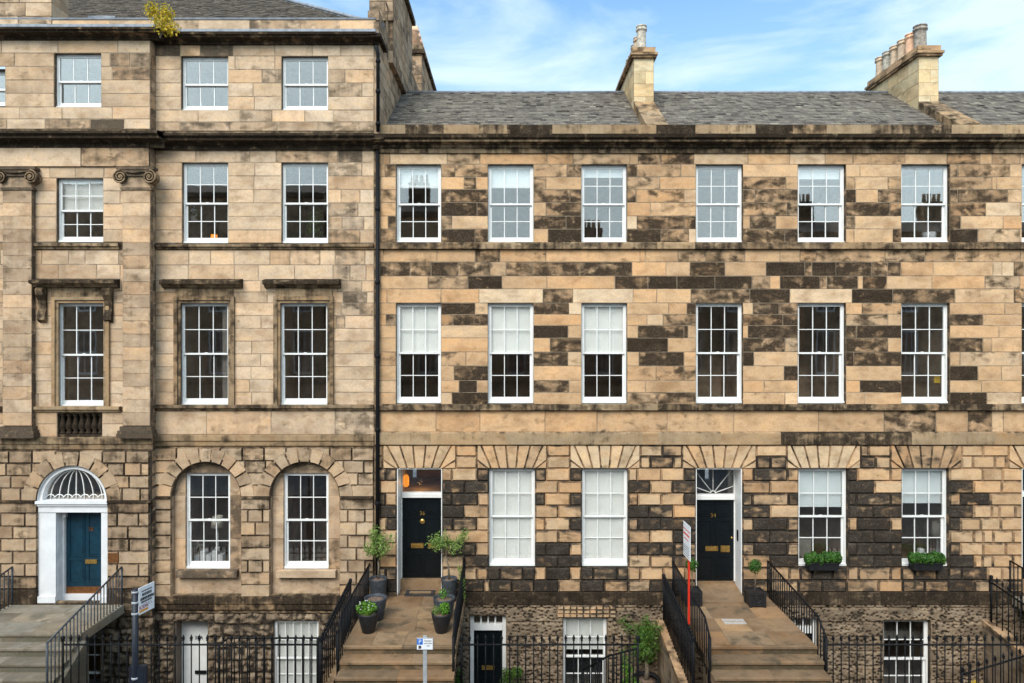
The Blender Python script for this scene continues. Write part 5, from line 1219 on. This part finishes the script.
m = MB(); leaves(m, (-.02, 0, .56), (.12, .1, .12), 110, .03, .2); m.tube([(.1, 0, .45), (.13, .02, .72)], .005, 4); m.build('foliage', M['leafb'], t)
t = planter('flower_pot', 'black pot overflowing with white flowered greenery, left foreground of the landing', (-3.14, -2.14, 1.05), .225, .43, 'potb', group=GP, taper=.62)
m = MB(); leaves(m, (-.04, 0, .52), (.24, .2, .15), 420, .034, .3); m.build('foliage', M['leafb'], t)
m = MB(); leaves(m, (-.04, -.03, .58), (.22, .17, .11), 26, .018, .9, squash=1); m.build('flowers', M['white'], t)['kind'] = 'stuff'
t = planter('flower_pot', 'black pot with bright and grey green tufts, foremost on the right of the landing', (-1.54, -2.14, 1.05), .22, .42, 'potb', group=GP, taper=.62)
m = MB(); leaves(m, (.07, -.02, .52), (.13, .12, .15), 240, .034, .3); m.build('foliage', M['leafb'], t)
m = MB(); leaves(m, (-.12, 0, .47), (.10, .1, .10), 150, .02, .3); m.build('grey_foliage', M['leafo'], t)
G34 = 'square black planters by the number 34 door'
for lab, x, y, s in (('clipped ball tree behind the railing, left of the number 34 door', 4.36, -.52, 11), ('clipped ball tree on a tall stem, right of the number 34 door', 5.86, -.60, 12)):
    t = planter('topiary_tree', lab, (x, y, 1.05), .20, .36, 'potb', group=G34, square=True); random.seed(s)
    m = MB(); m.tube([(0, 0, .3), (.01, 0, .62), (0, 0, .86)], .012, 7); m.build('trunk', M['bark'], t)
    m = MB(); leaves(m, (0, 0, .93), (.155, .155, .175), 520, .026, .6, .8); leaves(m, (0, 0, .93), (.11, .11, .12), 160, .03, .1); m.build('crown', M['leafbox'], t)
for lab, px0, px1 in (('black window box of clipped green plants nearest the number 34 door', 803, 842), ('black window box of clipped green plants farther from the number 34 door', 907, 945)):
    x0, x1 = wx(px0, -.14), wx(px1, -.14); cx = (x0+x1)/2
    t = thing('window_box', lab, 'window box', (cx, -.14, wz(569.5, -.14)), group='green window boxes'); w = (x1-x0)/2-.11
    m = MB(); z1_ = .20; m.face([(-w*.95, -.09, 0), (w*.95, -.09, 0), (w, -.12, z1_), (-w, -.12, z1_)]); m.face([(-w*.95, .1, 0), (-w*.95, -.09, 0), (-w, -.12, z1_), (-w, .12, z1_)]); m.face([(w*.95, -.09, 0), (w*.95, .1, 0), (w, .12, z1_), (w, -.12, z1_)]); m.face([(w, .12, 0), (-w, .12, 0), (-w, .12, z1_), (w, .12, z1_)]); m.face([(-w, -.12, z1_-.01), (w, -.12, z1_-.01), (w, .12, z1_-.01), (-w, .12, z1_-.01)]); m.box(-w*.95, w*.95, -.09, .1, 0, .01); m.box(-w-.012, w+.012, -.135, -.115, z1_-.03, z1_+.0)
    m.build('trough', M['potb'], t)
    m = MB()
    for k in range(6):
        c = ((-w-.07)+(2*w+.14)*(k+.5)/6, -.03, (.29+random.uniform(-.03, .03))); leaves(m, c, (w/4.6*random.uniform(.9, 1.15), .15, .15), 500, .026, .72, .7, squash=.8); leaves(m, c, (w/6, .1, .1), 150, .04, .2)
    m.build('hedge', M['leafbox'], t)
t = thing('potted_tree', 'bushy green tree in a large dark tub down in the basement area', 'tree', (2.95+.32, -.42, ZB)); r = .32
m = MB(); m.lathe(0, 0, [(r*.8, 0), (r, .86), (r*1.06, .9), (r*1.06, .98), (r*.9, .98), (r*.9, .92)], 22); m.build('pot', M['potb'], t); m = MB(); m.lathe(0, 0, [(r*.9, .93), (.01, .95)], 16); m.build('soil', M['soil'], t)
random.seed(21); m = MB(); m.tube([(0, 0, .9), (.03, 0, 1.2), (-.02, 0, 1.5)], [.07, .05, .035], 8)
for k in range(9): a = k*2.4; m.tube([(-.02, 0, 1.35), (.25*math.cos(a), .2*math.sin(a), 1.7+.05*k)], [.02, .006], 5)
m.build('trunk', M['bark'], t)
m = MB()
for k in range(28): a = random.uniform(0, 6.28); rr_ = random.uniform(0, .50); leaves(m, (rr_*math.cos(a)-.08, rr_*.7*math.sin(a), random.uniform(1.45, 2.32)), (.20, .16, .22), 85, .042, .2, 1.3, squash=.4)
m.build('crown', M['leaf'], t)
def bush(name, label, loc, rad, n, mat, size=.035, cat='shrub', stems=True):
    t = thing(name, label, cat, loc); m = MB(); k0 = max(5, int(n/90))
    for k in range(k0):
        c = Vector((random.gauss(0, .38)*rad[0], random.gauss(0, .38)*rad[1], rad[2]*(.35+1.3*random.random()))); leaves(m, c, (rad[0]*.45, rad[1]*.45, rad[2]*.4), int(n/k0), size, .2, 1.2)
    m.build('foliage', M[mat], t); m = MB()
    for k in range(5): a = k*1.3; m.tube([(0, 0, 0), (rad[0]*.5*math.cos(a), rad[1]*.5*math.sin(a), rad[2]*1.1)], .008, 4)
    m.build('stems', M['bark'], t); return t
bush('potted_shrub', 'dark green bush in the area right of the black basement door', (wx(513, -.35), -.35, wz(691, -.35)), (.30, .2, .34), 1000, 'leaf')
bush('potted_shrub', 'dark bush at the foot of the number 36 landing, left of the black basement door', (wx(462, -.5), -.5, wz(697, -.5)), (.26, .18, .34), 700, 'leaf')
bush('fern', 'bright green fern behind the pavement railing left of the bushy area tree', (wx(628, -1.2), -1.2, wz(697, -1.2)), (.28, .2, .42), 650, 'leafb')
bush('weed', 'yellow green plant low in the area at the right below the coped wall', (wx(974, -.8), -.8, wz(694, -.8)), (.30, .2, .18), 330, 'leafy', .03)
t = bush('buddleia', 'yellow leaved buddleia sprouting from the left house gutter', (wx(160, -.5), -.5, wz(38, -.5)), (.42, .2, .46), 1300, 'leafy', .036)
t = thing('climbing_plant', 'leafy climber twining up the right handrail of the number 36 steps', 'climber', (-1.20, -.35, 1.05)); m = MB()
for k in range(13): leaves(m, (random.uniform(-.05, .05), -.1+.02*k-.55*(k/12), .05+.075*k), (.07, .09, .08), 22, .028, .2)
m.build('foliage', M['leafo'], t)
o = MB(); o.box(-.37, .37, -.20, .20, 0, .014, m=0); o.box(-.27, .27, -.11, .11, .014, .022, m=1)
o = o.build('doormat', [M['rubber'], M['mat']]); o.location = (wx(420, .12), .13, 1.052); tag(o, 'dark edged coir doormat in front of the number 36 door', 'doormat')

# ================================================================ downpipes, signs
t = thing('downpipe', 'long black downpipe running down the joint beside number 36', 'pipe', (wx(377.5, -.1), -.10, 1.1))
l = t.location; m = MB(); xo = 0; zt = wz(152)
m.tube([(0, 0, 0), (0, 0, zt-1.1)], .05, 10); m.build('pipe', M['iron'], t)
m = MB(); z = .4
while z < zt-1.3:
    m = MB(); m.lathe(0, 0, [(.05, z), (.066, z+.01), (.066, z+.09), (.05, z+.1)], 12); m.build('collar', M['iron'], t); z += 1.83
t = thing('downpipe', 'short dark downpipe on the gable corner above the lower roof', 'pipe', (XR+.12, -.16, 12.6)); m = MB()
m.tube([(0, 0, .0), (0, 0, 1.9), (-.03, -.1, 2.1)], .045, 10); m.build('pipe', M['iron'], t); m = MB()
for z in (.15, .95, 1.7): m = MB(); m.lathe(0, 0, [(.045, z), (.062, z+.01), (.062, z+.08), (.045, z+.09)], 12); m.build('collar', M['iron'], t)
# bus stop
bx, by = -6.66, -5.0
t = thing('bus_stop', 'navy bus stop pole with angled white flag sign and timetable case', 'bus stop', (bx, by, 0)); D_ = by+CAMD
m = MB(); zt = CAMZ-(589-341.5)/F*D_; m.tube([(0, 0, 0), (0, 0, zt)], .052, 14); m.build('pole', M['navy'], t)
m = MB()
for py in (592, 602.5, 613.5, 678): m = MB(); z = CAMZ-(py-341.5)/F*D_; m.lathe(0, 0, [(.057, z-.018), (.062, z-.015), (.062, z+.015), (.057, z+.018)], 14); m.build('clamp', M['galv'], t)
m = MB(); z1 = CAMZ-(666-341.5)/F*D_; m.box(-.10, .19, -.02, .06, z1-.75, z1); m.box(-.07, .16, -.026, -.02, z1-.70, z1-.05); m.build('timetable_case', M['navy'], t)
ang = R(76); W_, H_ = .36, .475; zc = CAMZ-(602-341.5)/F*D_
s = thing('x', 'x', 'x'); del s['label']; del s['category']; s.name = 'sign_flag'; s.parent = t; s.location = (.06, .0, zc); s.rotation_euler = (0, 0, ang)
m = MB(); m.box(0, W_, -.008, .008, -H_/2, H_/2); m.build('sign_face', M['sign'], s)
m = MB()
for r_, (z, h, xs) in enumerate(((.15, .012, (.06, .30)), (.075, .040, (.07, .29)), (.03, .012, (.05, .32)), (.0, .034, (.03, .355)), (-.045, .022, (.05, .30)))):
    x = xs[0]
    while x < xs[1]: w = random.uniform(.018, .04); m.box(x, min(xs[1], x+w), -.010, -.008, z-.004, z+h+.006); x += w+.008
for r_ in range(3):
    x = .08
    while x < .29: w = random.uniform(.02, .05); m.box(x, x+w, -.010, -.008, -.075-.022*r_, -.07-.022*r_); x += w+.02
m.build('lettering', M['ink'], s)
m = MB(); m.box(.0, .21, -.010, -.008, -H_/2+.035, -H_/2+.075); m.build('orange_band', M['gold'], s)
text_mesh('ICON', .085, M['maroon'], (.105, -.011, -H_/2+.115), (R(90), 0, 0), s, 'maroon_lettering', .002)
# parking sign
sx, sy = wx(425, -4.9), -4.9; D_ = sy+CAMD
t = thing('parking_sign', 'small white and blue parking sign on a slim grey post', 'sign', (sx, sy, 0)); zc = CAMZ-(643.3-341.5)/F*D_
m = MB(); m.box(-.034, .034, -.02, .02, 0, zc+.13); m.build('post', M['galv'], t)
m = MB(); m.box(-.148, .148, -.032, -.022, -.105, .105); p = m.build('sign_plate', M['sign'], t); p.location = (0, 0, zc)
m = MB()
for q in ((-.148, .148, -.105, -.099), (-.148, .148, .099, .105), (-.148, -.142, -.099, .099), (.142, .148, -.099, .099)): m.box(q[0], q[1], -.034, -.032, q[2], q[3])
m.build('border', M['greyiron'], p)
m = MB(); m.box(-.138, -.036, -.034, -.032, -.012, .09); m.build('blue_square', M['signblue'], p)
text_mesh('P', .105, M['sign'], (-.086, -.036, .037), (R(90), 0, 0), p, 'letter', .001)
for k, s_ in enumerate(('Resident', 'permit holders', 'only')): text_mesh(s_, .034 if k == 1 else .038, M['ink'], (.058, -.034, .055-.043*k), (R(90), 0, 0), p, 'lettering', .001, xs=.72 if k == 1 else .95)
m = MB(); m.box(-.112, -.07, -.034, -.032, -.085, -.03); m.box(-.082, -.062, -.036, -.034, -.07, -.045); m.build('symbol', M['greyiron'], p)
# estate agent's board
t = thing('property_board', 'white board seen almost edge on atop a bright red post', 'sign', (3.83, -2.28, .02))
m = MB(); m.box(-.019, .019, -.019, .019, 1.25, 2.7); m.build('post', M['red'], t)
s = thing('x', 'x', 'x'); del s['label']; del s['category']; s.name = 'board'; s.parent = t; s.location = (0, .02, 0); s.rotation_euler = (0, 0, R(1.5))
m = MB(); m.box(-.035, -.025, -.24, .28, 2.68, 3.42); m.build('board_face', M['sign'], s)
m = MB()
for k, (z, h, a, b) in enumerate(((3.27, .022, -.22, .26), (3.16, .045, -.2, .24), (3.07, .022, -.12, .2))):
    y = a
    while y < b: w = random.uniform(.03, .06); m.box(-.038, -.035, y, y+w, z, z+h); m.box(-.025, -.022, y, y+w, z, z+h); y += w+.015
m.build('red_lettering', M['red'], s)
m = MB()
for k in range(5):
    y = -.15
    while y < .25: w = random.uniform(.02, .05); m.box(-.038, -.035, y, y+w, 2.72+.05*k, 2.735+.05*k); m.box(-.025, -.022, y, y+w, 2.72+.05*k, 2.735+.05*k); y += w+.02
m.build('small_lettering', M['greyiron'], s)

# ================================================================ things seen through the windows
def lamp(label, px, py_top, py_bot, Y, w, lit=False, base=.25):
    z0 = wz(py_bot, Y); z1 = wz(py_top, Y); t = thing('table_lamp', label, 'lamp', (wx(px, Y), Y, z0-base))
    m = MB(); h = z1-z0; m.lathe(0, 0, [(w*.5, base), (w*.36, base+h), (w*.34, base+h), (w*.48, base)], 18); m.build('lamp_shade', M['lamp' if lit else 'shade'], t)
    m = MB(); m.lathe(0, 0, [(.07, 0), (.07, .02), (.02, .05), (.035, .12), (.015, base+.02)], 12); m.build('base', M['china'], t)
lamp('small glowing orange lamp on an upper window sill', 214, 234.5, 243, .35, .21, True, .02)
lamp('white shaded lamp inside the left arched window', 217.5, 516, 527, .75, .34, False, .55)
lamp('pale shaded lamp inside the last ground floor window above the window box', 938, 522, 536, .75, .34, False, .5)
t = thing('pendant_light', 'lit orange lantern behind the fanlight of door 36', 'lamp', (wx(406, 1.25), 1.25, wz(470, 1.25)-.45)); m = MB(); m.lathe(0, 0, [(.05, 0), (.08, .05), (.08, .26), (.045, .32)], 8); m.build('shade', M['lamp'], t); m = MB(); m.tube([(0, 0, .3), (0, 0, .5)], .008, 5); m.build('chain', M['brass'], t); pl = bpy.data.lights.new('hall_lantern_light', 'POINT'); pl.energy = 1.6; pl.color = (1, .55, .2); pl.shadow_soft_size = .08; po = bpy.data.objects.new('lantern_light', pl); link(po, t); po.location = (.35, .1, .1)
def obj1(name, label, cat, mb, mat, loc): o = mb.build(name, M[mat]); o.location = loc; tag(o, label, cat); return o
m = MB(); m.lathe(0, 0, [(.06, 0), (.09, .04), (.17, .12), (.15, .22), (.08, .30), (.10, .33), (.06, .35), (.02, .36)], 18); obj1('vase', 'white china vase behind the window box of the last ground floor window', 'vase', m, 'china', (wx(921, .45), .45, wz(562, .45)))
m = MB(); m.lathe(0, 0, [(.12, 0), (.16, .03), (.165, .2), (.15, .22), (.1, .18)], 20); obj1('bowl', 'white bowl on the sill inside the last second floor window', 'bowl', m, 'china', (wx(929, .4), .4, wz(241, .4)))
m = MB(); m.box(-.08, .08, 0, .004, 0, .17); obj1('note', 'yellow paper stuck inside the last first floor window', 'paper', m, 'yellow', (wx(937.5, .255), .262, wz(383, .26)))
m = MB(); m.box(-.2, .2, -.2, .2, 0, .08); m.box(-.2, .2, .14, .2, .08, .62); m.box(-.2, -.15, -.2, .14, .08, .28); m.box(.15, .2, -.2, .14, .08, .28); obj1('armchair', 'pale armchair inside the ground floor window right of door 34', 'chair', m, 'cloth', (wx(806, .8), .8, wz(565, .8)))
m = MB()
for k in range(5): m.box(-.36+.15*k, -.24+.15*k, -.1, .1, 0, .16+.1*(k % 2))
obj1('boxes', 'row of white boxes on the sill inside the left arched window', 'boxes', m, 'china', (wx(210, .5), .5, wz(560, .5)-.0))
m = MB(); m.lathe(0, 0, [(.05, 0), (.06, .1), (.04, .18)], 10); leaves(m, (0, 0, .34), (.14, .1, .15), 90, .03, .3); obj1('flower_vase', 'dried flowers at the lower left of the left arched window', 'flowers', m, 'shade', (wx(198, .5), .5, wz(560, .5)))
t = thing('house_plant', 'green house plant behind the right second floor window of the tall left house', 'plant', (wx(315, .6), .6, wz(243, .6)-.1)); m = MB(); leaves(m, (0, 0, .55), (.25, .15, .5), 240, .045, .3); m.build('foliage', M['leaf'], t); m = MB(); m.lathe(0, 0, [(.1, 0), (.13, .2), (.1, .2)], 12); m.build('pot', M['china'], t)
t = thing('house_plant', 'hanging fern behind the left second floor window of the tall left house', 'plant', (wx(194, .6), .6, wz(222, .6))); m = MB(); leaves(m, (0, 0, .2), (.18, .15, .16), 120, .05, .3); m.build('foliage', M['leaf'], t)
m = MB(); m.lathe(0, 0, [(.05, 0), (.09, .05), (.09, .3), (.02, .36), (.02, .4)], 12); m.build('hanging_pot', M['china'], t)

# ================================================================ the terrace across the street (seen mirrored in the panes)
def opposite(label, xa, xb, ht, chims):
    Yo = -27; t = thing('terraced_house', label, 'house', ((xa+xb)/2, Yo, 0)); l = t.location; put = lambda m, n, mt: setattr(m.build(n, M[mt], t), 'location', (-l[0], -l[1], 0))
    m = MB(); m.box(xa, xb, Yo-9, Yo, 0, ht-1.2, (.4, .4, .5)); m.box(xa, xb, Yo-.1, Yo+.3, ht-1.5, ht-1.2, (.8, .4, .5)); m.box(xa, xb, Yo-.1, Yo+.1, 4.6, 4.8, (.8, .4, .5)); put(m, 'wall', 'grey')
    m = MB(); m.face([(xa, Yo, ht-1.2), (xb, Yo, ht-1.2), (xb, Yo-3, ht), (xa, Yo-3, ht)], (.3, 0, 0)); m.face([(xa, Yo-3, ht), (xb, Yo-3, ht), (xb, Yo-9, ht-1.2), (xa, Yo-9, ht-1.2)], (.3, 0, 0)); put(m, 'slate_roof', 'slate')
    for c in chims:
        m = MB(); m.box(c-.7, c+.7, Yo-3.4, Yo-2.4, ht-1, ht+1.3, (.6, .3, .5))
        for k in range(4): m.lathe(c-.5+.33*k, Yo-2.9, [(.13, ht+1.3), (.11, ht+1.9)], 8)
        put(m, 'chimney', 'trim')
    n = max(1, int((xb-xa)/2.6)); proto = None
    for z0, z1 in ((1.3, 3.7), (5.3, 8.1), (9.3, 11.3)):
        if z1 > ht-1.6: continue
        for k in range(n):
            if proto is None or proto[0] != (z1-z0):
                m = MB(); H = z1-z0
                for q in ((-.6, -.52, 0, H), (.52, .6, 0, H), (-.52, .52, 0, .12), (-.52, .52, H-.08, H), (-.52, .52, H/2-.04, H/2+.04), (-.19, -.16, .12, H-.08), (.16, .19, .12, H-.08)): m.box(q[0], q[1], .02, .06, q[2], q[3])
                m.box(-.52, .52, .005, .02, .1, H-.05, m=1); me = m.build('window', [M['white'], M['roomd']], t); proto = (z1-z0, me.data); o = me
            else: o = bpy.data.objects.new('window', proto[1]); link(o, t)
            o.location = (xa+(xb-xa)*(k+.5)/n-l[0], 0, z0)
opposite('tall stone house across the street behind the camera, facing number 38', -34, -12.2, 18.2, ()); opposite('stone house with one chimney across the street behind the camera, facing the downpipe', -12, -4.2, 17.0, (-6.4,))
opposite('low stone house across the street behind the camera, facing number 36', -4, 16, 13.9, (5.5,)); opposite('taller stone house across the street behind the camera, facing number 34', 19, 46, 15.7, (20, 29))
